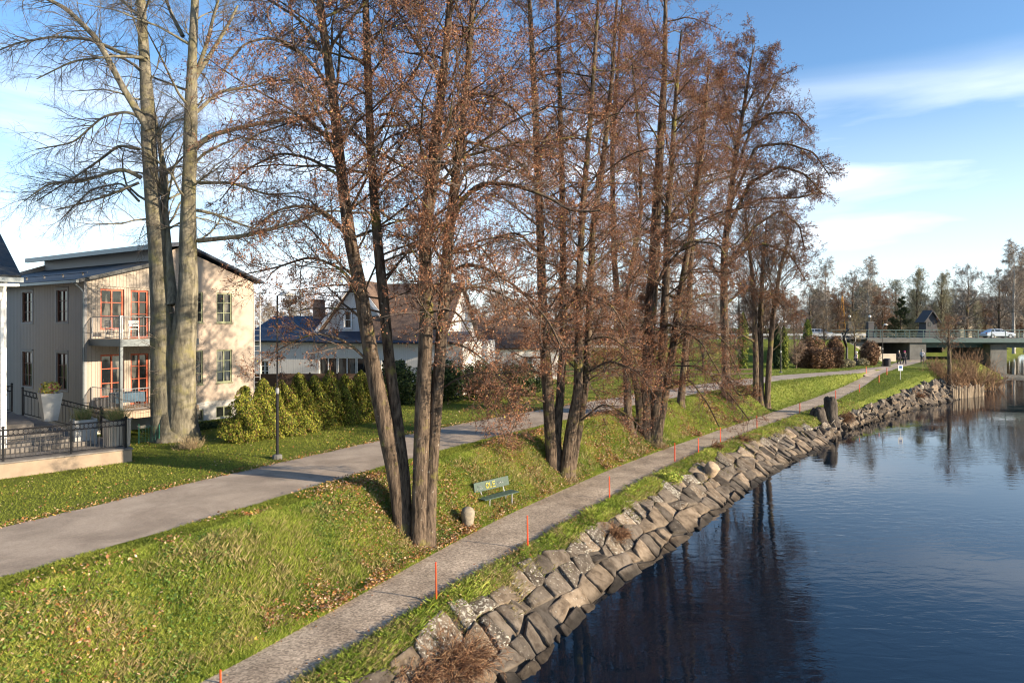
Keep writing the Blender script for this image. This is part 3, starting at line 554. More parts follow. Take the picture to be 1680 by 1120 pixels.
alder((660, 866), [(A1a, .6), (A1b, 1.4)], [
    (W2([(545, 150), (500, 90), (450, 60), (400, 70), (370, 110)], 8, 3), 0, -2), (W2([(538, 100), (490, 30), (440, 0), (400, -20)], 7, 3), 0, 1.5), (W2([(560, 290), (510, 260), (460, 250), (400, 280), (360, 330)], 7, 2), 0, 1.8), (W2([(525, 0), (480, -50), (420, -70)], 7, 2), 0, 0), (W2([(550, 180), (480, 200), (420, 220), (380, 260)], 5, 2), 0, -2),
    (W2([(558, 262), (535, 225), (500, 190), (455, 180), (410, 200)], 7, 2), 0, -1), (W2([(592, 480), (560, 440), (510, 420), (450, 440), (400, 450)], 8, 2), 0, 1),
    (W2([(575, 395), (540, 350), (500, 335), (450, 345), (400, 390)], 9, 2), 0, -1.2), (W2([(552, 200), (520, 160), (480, 130), (440, 135)], 6, 2), 0, 1),
    (W2([(612, 600), (570, 560), (520, 545), (480, 560), (430, 590)], 6, 2), 0, .8), (W2([(622, 190), (655, 182), (685, 225), (700, 260)], 5, 2), 0, -1), (W2([(606, 210), (580, 175), (570, 210), (560, 260)], 4, 2), 0, 1)],
    SP, 'leaning pair of dark alder stems, left of the two nearest clumps by the gravel path')
alder((690, 893), [(A2a, .3), (A2b, 1.0)], [
    (W2([(700, 390), (722, 250), (742, 190), (760, 155), (800, 152), (845, 178), (870, 215)], 12, 3), .2, -1.0), (W2([(738, 380), (752, 335), (785, 300), (840, 302), (905, 325), (940, 350), (985, 345)], 11, 4), .6, -1.5),
    (W2([(708, 235), (750, 228), (800, 240), (850, 262), (880, 300)], 7, 3), .3, 1.5), (W2([(740, 330), (765, 275), (800, 268), (850, 278), (890, 310)], 8, 3), .8, 1.5),
    (W2([(732, 450), (765, 432), (800, 440), (850, 472), (900, 525), (930, 590)], 9, 3), .8, -1.5), (W2([(728, 510), (750, 475), (790, 468), (840, 490), (880, 530)], 8, 2), .8, 1.0),
    (W2([(728, 560), (770, 570), (815, 610), (845, 680)], 5, 2), .8, -1.5), (W2([(722, 600), (765, 600), (800, 640), (830, 720)], 4, 2), .8, -.5),
    (W2([(765, 165), (800, 195), (845, 240), (880, 260)], 6, 3), .6, .5), (W2([(722, 420), (780, 395), (810, 430), (830, 500)], 5, 2), .6, -2), (W2([(720, 640), (760, 615), (810, 610), (860, 650)], 4, 2), .8, -1.2)],
    SP, 'tall straight pair of alder stems right of the leaning pair, left of the bench')
B_ = [([(908, 765, 24), (902, 700, 24), (896, 600, 22), (890, 500, 19), (887, 400, 17), (884, 320, 16), (878, 180, 13), (872, 60, 10), (865, -60, 7), (862, -150, 3)], .5),
      ([(916, 770, 22), (912, 720, 20), (918, 660, 17), (924, 560, 15), (924, 440, 14), (922, 300, 12), (918, 150, 9), (915, 0, 7), (912, -110, 3)], 1.6),
      ([(926, 778, 26), (938, 700, 24), (948, 640, 19), (950, 560, 16), (950, 460, 14), (956, 340, 12), (968, 200, 10), (978, 60, 7), (985, -60, 3)], -.5),
      ([(934, 776, 18), (950, 700, 17), (962, 620, 15), (968, 500, 14), (972, 380, 13), (990, 260, 11), (1005, 120, 8), (1012, 0, 5), (1016, -60, 2)], .8)]
BL = [(W2([(898, 620), (860, 600), (825, 630), (800, 690)], 5, 2), .2, -1), (W2([(896, 660), (870, 650), (850, 680), (835, 720)], 4, 2), 0, -2), (W2([(950, 560), (1000, 550), (1040, 580), (1060, 640)], 5, 2), 0, -1), (W2([(896, 560), (925, 500), (960, 482), (1005, 500), (1035, 560)], 7, 2), 0, -2), (W2([(948, 620), (1000, 590), (1050, 610), (1080, 660)], 6, 2), 0, -2), (W2([(888, 420), (850, 380), (810, 390), (780, 440)], 6, 2), .5, 1.0),
      (W2([(890, 520), (850, 500), (810, 520), (770, 580)], 6, 2), .3, -2), (W2([(970, 450), (1010, 400), (1050, 390), (1090, 420)], 6, 2), .8, 2), (W2([(940, 700), (990, 660), (1030, 680), (1050, 700)], 4, 2), 0, -1.2)]
alder((920, 775), B_, BL, dict(n1=44, l1=4.2, t1=(.16, 1)), 'broad alder clump of four stems rising beyond the green bench')
alder((1035, 708), [([(1036, 710, 17), (1030, 680, 16), (1029, 630, 15), (1024, 570, 14), (1014, 500, 12), (1008, 430, 12), (1006, 350, 11), (1004, 250, 9), (1012, 130, 7), (1020, 20, 4), (1025, -40, 2)], 1)], [],
      dict(n1=40, l1=3.6, t1=(.18, 1)), 'single slender alder with a curved foot, left of the thick clump')
C_ = [([(1060, 722, 26), (1060, 650, 26), (1064, 560, 25), (1072, 450, 23), (1077, 350, 20), (1082, 250, 16), (1090, 130, 12), (1092, 20, 8), (1090, -60, 3)], .8),
      ([(1070, 722, 20), (1078, 650, 18), (1088, 570, 17), (1093, 450, 15), (1096, 350, 13), (1104, 230, 10), (1112, 120, 7), (1118, 50, 3)], -.8),
      ([(1076, 718, 18), (1092, 640, 17), (1106, 560, 15), (1116, 480, 13), (1132, 390, 11), (1148, 280, 9), (1158, 180, 6), (1163, 100, 2)], 1.4),
      ([(1054, 718, 15), (1046, 640, 14), (1020, 545, 11), (1034, 450, 9), (1052, 350, 8), (1050, 240, 6), (1040, 130, 4), (1034, 60, 2)], -1.5)]
CL = [(W2([(1100, 560), (1150, 530), (1190, 560), (1215, 620)], 5, 2), 0, .5), (W2([(1090, 640), (1130, 620), (1160, 660), (1180, 700)], 4, 2), 0, -1.5), (W2([(1062, 500), (1090, 440), (1130, 395), (1180, 400), (1200, 440)], 7, 3), 0, -2), (W2([(1078, 400), (1110, 340), (1150, 300), (1200, 290)], 8, 3), .3, 1), (W2([(1060, 560), (1100, 530), (1150, 560), (1185, 620)], 6, 2), 0, -2), (W2([(1100, 600), (1150, 600), (1200, 650), (1230, 690)], 4, 2), 0, -2)]
alder((1065, 720), C_, CL, dict(n1=46, l1=4.4, t1=(.14, 1), l1r=.05), 'thickest alder clump, four massive stems splaying from one foot beside the path')
D_ = [([(1193, 655, 19), (1190, 590, 16), (1188, 500, 15), (1188, 420, 14), (1196, 340, 12), (1206, 260, 10), (1220, 180, 7), (1232, 100, 4), (1238, 76, 2)], .5)]
DL = [(W2([(1215, 225), (1265, 185), (1305, 185), (1332, 215)], 6, 2), .3, 0), (W2([(1192, 425), (1250, 398), (1295, 415), (1322, 460)], 6, 2), 0, -.8), (W2([(1196, 350), (1250, 325), (1310, 325), (1345, 315)], 6, 2), .3, 1.5), (W2([(1218, 190), (1250, 120), (1265, 92)], 4, 1.5), .3, -.5), (W2([(1205, 240), (1188, 150), (1176, 105)], 4, 1.5), .3, .5), (W2([(1192, 380), (1230, 300), (1280, 272), (1320, 285), (1350, 318)], 8, 2), 0, 0), (W2([(1196, 340), (1240, 240), (1290, 235), (1335, 250), (1362, 290)], 7, 2), 0, -2), (W2([(1190, 440), (1240, 370), (1280, 345), (1312, 370), (1320, 410)], 7, 2), 0, 1),
      (W2([(1186, 600), (1200, 630), (1212, 650), (1235, 645)], 5, 2), 0, -1), (W2([(1200, 300), (1240, 190), (1270, 140), (1285, 120)], 6, 2), 0, 1), (W2([(1190, 470), (1160, 420), (1120, 400)], 5, 2), 0, 1), (W2([(1190, 500), (1225, 470), (1265, 480), (1300, 520)], 5, 2), 0, 1.5)]
alder((1193, 652), D_, DL, dict(n1=58, l1=5.4, t1=(.28, 1), n3=8, lm=.95, l1r=.05, g1=(.15, .08, .0, -.04, -.02, .05), bit=.034, rt=.005), 'tall single alder with dark limbs reaching out over the water', pal=[(c[0] * .82, c[1] * .82, c[2] * .8) for c in ALDER])
alder((1112, 662), [([(1116, 664, 15), (1122, 600, 13), (1130, 500, 12), (1134, 420, 11), (1138, 330, 9), (1150, 220, 7), (1160, 140, 4), (1166, 100, 2)], .5)], [], dict(n1=46, l1=4.2, t1=(.25, 1), bit=.034, rt=.005), 'slim alder rising behind the thick clump at the verge of the asphalt path', pal=[(c[0] * .95, c[1] * .9, c[2] * .8) for c in ALDER])
E_ = [([(1240, 660, 12), (1240, 590, 12), (1238, 520, 10), (1234, 450, 8), (1226, 380, 5), (1222, 345, 2)], .5), ([(1248, 662, 13), (1247, 590, 12), (1248, 510, 10), (1252, 430, 7), (1258, 360, 3)], 1), ([(1258, 664, 12), (1262, 590, 11), (1268, 520, 9), (1280, 440, 7), (1296, 380, 3)], -.5)]
alder((1248, 660), E_, [(W2([(1236, 560), (1210, 545), (1205, 560), (1200, 600)], 5, 2), 0, -1)], dict(n1=30, l1=4.8, a1=30, t1=(.3, .95), g1=(.06,) * 6, n2=8, a2=32, r2=.45, n3=7, a3=32, up4=.1, bits=.5, rt=.006, bit=.035, yellow=0, l1r=.035), 'three slim trunks with upswept bare twigs where the bank narrows', group='alders along the riverside path', pal=[(.12, .09, .08), (.16, .11, .09), (.1, .075, .07)])
# the grey beech in front of the house
bx, by, bz = ground(290, 722)
BS = [[(290, 724, 76), (289, 690, 60), (287, 650, 56), (286, 600, 50), (286, 560, 36), (286, 525, 12)], [(276, 724, 60), (273, 690, 54), (272, 640, 54), (271, 590, 53), (268, 530, 47), (262, 470, 38), (258, 400, 34), (250, 330, 30), (245, 250, 29), (243, 190, 26), (239, 120, 22), (232, 20, 18), (228, -80, 14), (222, -180, 8), (220, -250, 3)],
      [(304, 724, 58), (301, 690, 52), (299, 640, 52), (299, 590, 51), (304, 530, 46), (309, 470, 38), (308, 400, 33), (309, 320, 28), (312, 250, 27), (313, 180, 24), (316, 90, 18), (320, 0, 15), (326, -100, 10), (332, -200, 4)],
      [(284, 500, 18), (276, 420, 17), (270, 350, 15), (271, 290, 13), (262, 240, 9), (255, 190, 5)]]
BLm = [(W2([(245, 215), (205, 150), (160, 65), (110, 15), (60, -10), (20, -15)], 15, 4), 0, -1), (W2([(240, 98), (205, 90), (150, 65), (90, 60), (30, 70), (-20, 90)], 9, 2), 0, 1.5), (W2([(236, 95), (190, 92), (120, 100), (60, 130)], 7, 2), 0, -2),
       (W2([(236, 200), (215, 182), (170, 190), (120, 235), (60, 245)], 7, 2), 0, -1), (W2([(228, 245), (195, 238), (165, 262), (120, 292), (60, 330)], 7, 2), 0, 1.5), (W2([(232, 292), (200, 275), (165, 288), (130, 300), (80, 300), (40, 330)], 9, 2), 0, -1.5),
       (W2([(228, 300), (180, 320), (140, 332), (90, 345)], 6, 2), 0, -.5), (W2([(318, 245), (345, 222), (400, 208), (470, 195), (545, 182)], 12, 3), 0, -.5), (W2([(325, 395), (395, 388), (460, 372), (540, 345), (600, 350)], 10, 3), 0, -1.2),
       (W2([(322, 345), (350, 350), (400, 370), (440, 380)], 7, 2), 0, 1), (W2([(316, 135), (345, 90), (375, 40), (390, 10)], 10, 4), 0, 1), (W2([(318, 130), (340, 70), (352, 20), (365, -20)], 9, 4), 0, -1), (W2([(326, 300), (380, 300), (440, 320), (500, 315)], 7, 2), 0, -2),
       (W2([(300, 60), (280, 20), (262, -30), (250, -80)], 8, 3), 0, 1.5), (W2([(240, 40), (205, 5), (180, -10)], 8, 3), 0, 1), (W2([(316, 190), (360, 150), (420, 140), (480, 120)], 8, 2), 0, 1.5), (W2([(228, 330), (200, 300), (150, 310), (100, 360)], 5, 2), 0, 2)]
BT = [px_path(s, by, d) for s, d in zip(BS, (.35, .3, -.3, 1.2))]; 
for q in BT[:3]: q[0] = (*q[0][:2], bz - .3, q[0][3])
add_tree('beech_tree', (bx, by, bz), BT[1:], [BT[0]] + [px_path(l[0], by + l[1], l[2]) for l in BLm], dict(n1=20, t1=(.35, 1), l1=4.6, l1r=.05, w1=.2, g1=(.05, 0, -.04, -.06, -.05, -.04), n2=8, a2=40, r2=.5, n3=7, a3=38, r3=.6, n4=4, l4=.5, g=-.06, up4=-.16, bits=.0, rt=.0028, yellow=0, wood=(.14, .12, .10)),
         'huge smooth grey beech forking into two pale trunks in front of the beige house', bark='beech_bark', pal=[(.12, .10, .085), (.16, .12, .10), (.09, .075, .07)], flare=.7)
# a burst of alder twigs hangs between beech and alders: a second, smaller alder standing behind the lamp
# ---------------------------------------------------------------- houses
M['glass'] = mat('window_glass', (.010, .012, .014), .06, spec=.8, col2=(.13, .125, .11), vscale=1.3, stretch=(1.6, 1.6, .35), ramp=(.52, .60), detail=3)  # paler upright bands painted into the pane colour as reflections and curtains
M['grey_board'] = board_mat('grey_boards', (.30, .275, .25), .16)
M['cream_board'] = board_mat('cream_boards', (.33, .285, .235), .16, dark=.6)
M['plaster'] = mat('pink_plaster', (.40, .325, .26), .9, var=.05, vscale=1.5, bump=.004, bscale=40)
M['plinth'] = mat('white_plinth', (.46, .44, .40), .9, var=.1, vscale=2, bump=.004, bscale=30)
M['white_board'] = board_mat('white_boards', (.68, .66, .62), .15, dark=.75, var=.04)
M['white'] = mat('white_paint', (.8, .79, .76), .5, var=.03)
M['red_frame'] = mat('orange_red_frame', (.42, .075, .02), .5, var=.1)
M['brown_frame'] = mat('dark_brown_frame', (.10, .035, .02), .5)
M['green_frame'] = mat('olive_frame', (.20, .22, .12), .5)
M['grey_trim'] = mat('grey_trim', (.24, .24, .245), .6)
M['sheet'] = board_mat('dark_sheet_metal', (.03, .034, .036), .5, dark=2.2, rough=.6, groove=.07)
M['blue_sheet'] = board_mat('blue_black_sheet', (.018, .03, .055), .55, dark=2.5, rough=.55, groove=.06)
M['gutter'] = mat('grey_gutter', (.15, .17, .18), .35, metal=.4)
M['black_iron'] = mat('black_iron', (.015, .015, .017), .45, metal=.3)
M['wood_deck'] = board_mat('weathered_deck', (.36, .27, .19), .12)
M['terrace'] = mat('terrace_stone', (.27, .205, .145), .85, var=.12, vscale=3, bump=.006)
M['step'] = mat('grey_steps', (.15, .135, .12), .9, var=.25, vscale=2.5, bump=.01)
M['clay'] = mat('brown_tiles', (.13, .085, .06), .85, var=.3, vscale=5, bump=.03, bscale=6)
M['brick'] = mat('chimney_brick', (.35, .2, .13), .9, var=.2, vscale=9)
M['pot'] = mat('grey_planter', (.30, .30, .29), .6, var=.12, vscale=3)
M['interior'] = mat('dim_room', (.03, .027, .024), .9)
def wall_face(L, H0, H1, holes, mtl, name, parent, plane='y', gable=None, depth=.14, z0=0, out=0.0, x0=0):
    """one outer wall skin with real openings: plane 'y' runs along local x facing -y; plane 'x' runs along local y facing -x.
    holes: (a0, a1, z0, z1); gable: extra outline points above H0"""
    b = MB(); xs = sorted({x0, L, *[h[0] for h in holes], *[h[1] for h in holes]}); zs = sorted({z0, H0, *[h[2] for h in holes], *[h[3] for h in holes]})
    def P(a, z, d=0): return (a, -out + d, z) if plane == 'y' else (-out + d, a, z)
    for i in range(len(xs) - 1):
        for j in range(len(zs) - 1):
            cx_, cz_ = (xs[i] + xs[i + 1]) / 2, (zs[j] + zs[j + 1]) / 2
            if any(h[0] < cx_ < h[1] and h[2] < cz_ < h[3] for h in holes): continue
            b.add([P(xs[i], zs[j]), P(xs[i + 1], zs[j]), P(xs[i + 1], zs[j + 1]), P(xs[i], zs[j + 1])], [(0, 1, 2, 3)])
    for a0, a1, c0, c1 in holes:
        for q in (((a0, c0), (a1, c0)), ((a1, c0), (a1, c1)), ((a1, c1), (a0, c1)), ((a0, c1), (a0, c0))):
            b.add([P(*q[0]), P(*q[1]), P(*q[1], depth), P(*q[0], depth)], [(0, 1, 2, 3)])
    if gable: b.add([P(x0, H0)] + [P(a, z) for a, z in gable] + [P(L, H0)], [tuple(range(len(gable) + 2))])
    return b.build(name, mtl, parent, fix=False)
def window(parent, a0, a1, z0, z1, plane, frame_m, trim_m=None, nx=2, nz=3, out=0.0, depth=.12, name='window', trim=.09, label=None, fw=.055):
    f = MB()
    def bx(p, q, r, s, d0, d1):
        if plane == 'y': f.box(p, q, -out + d0, -out + d1, r, s)
        else: f.box(-out + d0, -out + d1, p, q, r, s)
    bx(a0, a0 + fw, z0, z1, .045, .10); bx(a1 - fw, a1, z0, z1, .045, .10); bx(a0 + fw, a1 - fw, z0, z0 + fw, .045, .10); bx(a0 + fw, a1 - fw, z1 - fw, z1, .045, .10)
    for i in range(1, nx): c = a0 + (a1 - a0) * i / nx; k = .032 if i * 2 == nx else .016; bx(c - k, c + k, z0 + fw, z1 - fw, .05, .096)
    for j in range(1, nz): c = z0 + (z1 - z0) * j / nz; bx(a0 + fw, a1 - fw, c - .017, c + .017, .053, .093)
    w_ = f.build(name, frame_m, parent)
    if label: w_['label'] = label
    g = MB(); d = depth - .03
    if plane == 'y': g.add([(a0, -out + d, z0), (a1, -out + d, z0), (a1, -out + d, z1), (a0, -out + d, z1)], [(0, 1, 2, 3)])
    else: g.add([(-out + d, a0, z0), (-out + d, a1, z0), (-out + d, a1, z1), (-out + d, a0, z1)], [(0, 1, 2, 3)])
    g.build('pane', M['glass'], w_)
    if trim_m:
        f = MB(); t = trim
        def bx(p, q, r, s, d0, d1):
            if plane == 'y': f.box(p, q, -out + d0, -out + d1, r, s)
            else: f.box(-out + d0, -out + d1, p, q, r, s)
        bx(a0 - t, a0 + .004, z0 - t, z1 + t, -.03, .01); bx(a1 - .004, a1 + t, z0 - t, z1 + t, -.03, .01); bx(a0 + .004, a1 - .004, z1 - .002, z1 + t, -.03, .01); bx(a0 + .004, a1 - .004, z0 - t, z0 + .002, -.03, .01)
        bx(a0 - t - .05, a1 + t + .05, z1 + t, z1 + t + .03, -.08, .01)
        f.build('frame', trim_m, w_)
    return w_
def slab(b, pts, th):
    """thick roof plane through 4 corners (counter-clockwise seen from above)"""
    p = [Vector(q) for q in pts]; n = (p[1] - p[0]).cross(p[3] - p[0]).normalized()
    if n.z < 0: n = -n
    lo = [q - n * th for q in p]; b.add(p + lo, [(0, 1, 2, 3), (7, 6, 5, 4), (0, 4, 5, 1), (1, 5, 6, 2), (2, 6, 7, 3), (3, 7, 4, 0)])
# ---- the beige and grey two-storey house
HX, HY_ = (138 - CX) / F * 31.4, 31.4; HZ = 2.2
hs = empty('two_storey_house', (HX, HY_, HZ), R_(57.5)); tag(hs, 'two-storey house with grey boards, sunlit beige plaster gable and red framed balcony doors', 'house')
GL = 9.1; zz = lambda z: z - HZ                    # gable wall length; heights above water -> above house foot
e0, e1, pk = zz(9.75), zz(10.0), zz(11.6)
wins_g = [(5.0, 5.95, zz(4.45), zz(6.25)), (6.75, 7.7, zz(4.45), zz(6.25)), (5.05, 5.95, zz(7.72), zz(9.35)), (6.75, 7.7, zz(7.72), zz(9.35))]
bw = [(6.75, 7.75, .35, .95), (5.2, 6.0, .3, .9)]
doors = [(.7, 1.8, zz(7.35), zz(9.3), 'w'), (2.1, 3.0, zz(6.95), zz(9.3), 'd'), (.7, 1.8, zz(4.15), zz(6.2), 'w'), (2.1, 3.0, zz(3.72), zz(6.2), 'd')]
wall_face(3.9, zz(9.75), 0, [d[:4] for d in doors], M['cream_board'], 'wall', hs, 'y', gable=[(3.9, zz(10.9))], z0=zz(3.5))
wall_face(GL, zz(9.75), 0, wins_g, M['plaster'], 'wall', hs, 'y', gable=[(3.9, zz(11.25)), (4.6, pk), (GL, e1)], z0=zz(3.5), x0=3.9)['label'] = 'smooth sunlit beige plaster wall'
wall_face(GL, zz(3.5), 0, bw, M['plinth'], 'plinth', hs, 'y', z0=-.6, out=-.03)
wl = [(1.55, 2.6, zz(7.73), zz(9.25)), (5.1, 6.2, zz(7.73), zz(9.25)), (1.55, 2.6, zz(4.5), zz(6.25)), (5.1, 6.2, zz(4.5), zz(6.25)), (8.5, 9.5, zz(7.73), zz(9.25)), (8.5, 9.5, zz(4.5), zz(6.25))]
wall_face(13, e0, 0, wl, M['grey_board'], 'wall', hs, 'x', z0=-.6)['label'] = 'grey vertical board wall in shade'
for a0, a1, z0, z1 in wl: window(hs, a0, a1, z0, z1, 'x', M['brown_frame'], M['grey_trim'], 2, 3)
for i, (a0, a1, z0, z1) in enumerate(wins_g): window(hs, a0, a1, z0, z1, 'y', M['green_frame'], None, 2, 3, fw=.075)
for a0, a1, z0, z1 in bw: window(hs, a0, a1, z0, z1, 'y', M['green_frame'], None, 2, 1, out=-.03, name='basement_window')
for a0, a1, z0, z1, k in doors: window(hs, a0, a1, z0, z1, 'y', M['red_frame'], M['cream_board'], 2, 3 if k == 'w' else 4, name='window' if k == 'w' else 'balcony_door', fw=.09, trim=.1)
for a0, a1, z0, z1 in wins_g: MB().box(a0 - .05, a1 + .05, -.07, .02, z0 - .05, z0 - .003).build('window_sill', M['green_frame'], hs)
b = MB(); b.add([(GL, 0, -.6), (GL, 13, -.6), (GL, 13, e1), (GL, 0, e1)], [(0, 1, 2, 3)]); b.add([(0, 13, -.6), (GL, 13, -.6), (GL, 13, e1), (4.6, 13, pk), (3.9, 13, zz(11.25)), (0, 13, e0)], [tuple(range(6))]); b.build('back_wall', M['plaster'], hs, fix=False)
rf = MB(); slab(rf, [(-.5, -.45, e0 - .1), (-.5, 13.4, e0 - .1), (3.95, 13.4, zz(10.95)), (3.95, -.45, zz(10.95))], .16); rf.build('lower_roof', M['sheet'], hs)
rf = MB(); slab(rf, [(3.2, -.5, zz(11.62)), (3.2, 13.4, zz(11.62)), (4.7, 13.4, pk + .28), (4.7, -.5, pk + .28)], .2)
slab(rf, [(4.7, -.3, pk + .28), (4.7, 13.4, pk + .28), (GL + .5, 13.4, e1 + .1), (GL + .5, -.3, e1 + .1)], .12); rf.build('roof', M['blue_sheet'], hs)
b = MB(); b.box(3.9, 3.98, -.02, 13, zz(10.9), zz(11.6)); b.build('clerestory_wall', M['grey_trim'], hs)
b = MB(); b.box(-.58, -.46, -.5, 13.4, e0 - .26, e0 - .14); b.box(3.02, 3.18, -.52, 13.4, zz(11.36), zz(11.60)); b.build('gutter', M['gutter'], hs)
b = MB(); b.tube([(-.5, -.1, e0 - .25), (-.2, -.08, e0 - .5), (-.07, -.07, e0 - .7), (-.07, -.07, 0)], .05); b.build('downpipe', M['gutter'], hs)
b = MB(); b.box(-.02, .1, -.035, -.003, zz(3.5), e0); b.build('corner_board', M['grey_trim'], hs)
# snow guard on the lower roof
b = MB()
for k in range(7): y = .6 + k * 1.9; b.box(.2, .28, y, y + .03, zz(9.9), zz(10.05))
b.tube([(.24, .2, zz(10.03)), (.24, 12.5, zz(10.03))], .02); b.build('snow_guard', M['black_iron'], hs)
def rail(b, p0, p1, h, r=.02, step=.12, br=.007, posts=True, mid=None):
    p0, p1 = Vector(p0), Vector(p1); n = max(1, int((p1 - p0).length / step)); up = Vector((0, 0, h))
    b.tube([p0 + up, p1 + up], r, 6); b.tube([p0 + up * .1, p1 + up * .1], r * .6, 5)
    for i in range(n + 1): q = p0.lerp(p1, i / n); b.tube([q + up * .1, q + up], br, 4)
    if posts:
        for q in (p0, p1): b.tube([q, q + up], r * 1.3, 6)
def balcony(z, rz_, group=None, timber=False):
    b = MB(); b.box(.25, 3.9, -2.7, -.02, z - .06, z); b.build('balcony_deck', M['wood_deck'], hs)
    b = MB(); b.box(.22, 3.93, -2.76, -2.705, z - .32, z - .01); b.box(.19, .245, -2.76, -.02, z - .32, z - .01); b.box(3.905, 3.95, -2.7, -.02, z - .32, z - .01); b.build('balcony_fascia', M['gutter'] if not timber else M['wood_deck'], hs)
    b = MB(); rail(b, (.3, -.1, z), (.3, -2.65, z), 1.0); rail(b, (.3, -2.65, z), (3.85, -2.65, z), 1.0); rail(b, (3.85, -2.65, z), (3.85, -.1, z), 1.0); b.build('balcony_railing', M['white_metal'], hs)
M['white_metal'] = mat('galvanised', (.40, .40, .40), .4, metal=.5)
balcony(zz(6.95), 0); balcony(zz(3.72), 0, timber=True)
MB().box(.24, .36, -2.66, -2.54, -.5, zz(6.62)).build('balcony_post', M['gutter'], hs); MB().box(3.7, 3.82, -2.66, -2.54, -.5, zz(6.62)).build('balcony_post', M['gutter'], hs); MB().box(.24, .36, -2.66, -2.54, zz(6.96), zz(8.0)).build('balcony_post', M['white_metal'], hs)
b = MB(); b.tube([(GL + .15, .15, 0), (GL + .15, .15, e1 - .3)], .03); b.tube([(GL + .55, .15, 0), (GL + .55, .15, e1 - .3)], .03)
for k in range(24): b.tube([(GL + .15, .15, .3 + k * .3), (GL + .55, .15, .3 + k * .3)], .015, 5)
b.build('wall_ladder', M['white_metal'], hs)
def hpt(a, o, z): v = Matrix.Rotation(R_(57.5), 3, 'Z') @ Vector((a, -o, 0)); return (HX + v.x, HY_ + v.y, z)
# things standing on the balconies
def cafe_chair(loc, rz, label, m, grp=None):
    t = empty('garden_chair', loc, rz); tag(t, label, 'chair', grp)
    b = MB(); b.box(-.21, .21, -.21, .21, .42, .46); b.build('seat', m, t, bevel=.01)
    for i, (x, y) in enumerate(((-.19, -.19), (.19, -.19), (-.19, .19), (.19, .19))): MB().tube([(x * 1.1, y * 1.1, 0), (x, y, .42)], .013, 6).build('leg', m, t)
    b = MB(); b.tube([(-.2, .2, .44), (-.2, .25, .85)], .014, 6); b.tube([(.2, .2, .44), (.2, .25, .85)], .014, 6)
    for k in range(3): b.box(-.2, .2, .235, .25, .58 + k * .1, .64 + k * .1)
    b.build('backrest', m, t); return t
def table(loc, rz, w, d, h, label, m, cloth=None):
    t = empty('garden_table', loc, rz); tag(t, label, 'table'); MB().box(-w, w, -d, d, h - .04, h).build('tabletop', m, t, bevel=.01)
    for x, y in ((-1, -1), (1, -1), (-1, 1), (1, 1)): MB().tube([(x * w * .85, y * d * .85, 0), (x * w * .85, y * d * .85, h - .04)], .02, 6).build('leg', m, t)
    if cloth:
        c = MB(); n = 40; rg = []
        for k in range(n):
            a = 2 * math.pi * k / n; ca, sa = math.cos(a), math.sin(a); q = max(abs(ca) / (w + .03), abs(sa) / (d + .03)); x, y = ca / q, sa / q; wv = 1 + .03 * math.sin(a * 11); rg.append((x, y, wv))
        vs = [(x, y, h + .012) for x, y, _ in rg] + [(x * wv * 1.03, y * wv * 1.03, h - .42 + .02 * math.sin(i)) for i, (x, y, wv) in enumerate(rg)]
        c.add(vs, [tuple(range(n))] + [(i, i + n, (i + 1) % n + n, (i + 1) % n) for i in range(n)]); o = c.build('tablecloth', cloth, None); o.location = loc; o.rotation_euler = (0, 0, rz); tag(o, 'dark blue cloth draped over the table on the lower balcony', 'tablecloth')
    return t
M['blue_cloth'] = mat('blue_cloth', (.05, .09, .13), .9, var=.2, vscale=4); M['white_plastic'] = mat('white_plastic', (.75, .74, .72), .5); M['grey_metal'] = mat('grey_metal', (.2, .21, .22), .5)
table(hpt(1.2, 1.4, 3.72), R_(57.5), .6, .4, .74, 'table under a dark blue cloth on the lower balcony', M['grey_metal'], M['blue_cloth'])
cafe_chair(hpt(2.9, 1.3, 3.72), R_(130), 'light chair by the open red door of the lower balcony', M['pot'])
cafe_chair(hpt(1.35, 1.7, 6.95), R_(30), 'white chair with a sheepskin on the upper balcony', M['white_plastic'])
cafe_chair(hpt(.75, 1.0, 6.95), R_(160), 'grey chair at the corner of the upper balcony, behind the railing', M['grey_metal'])
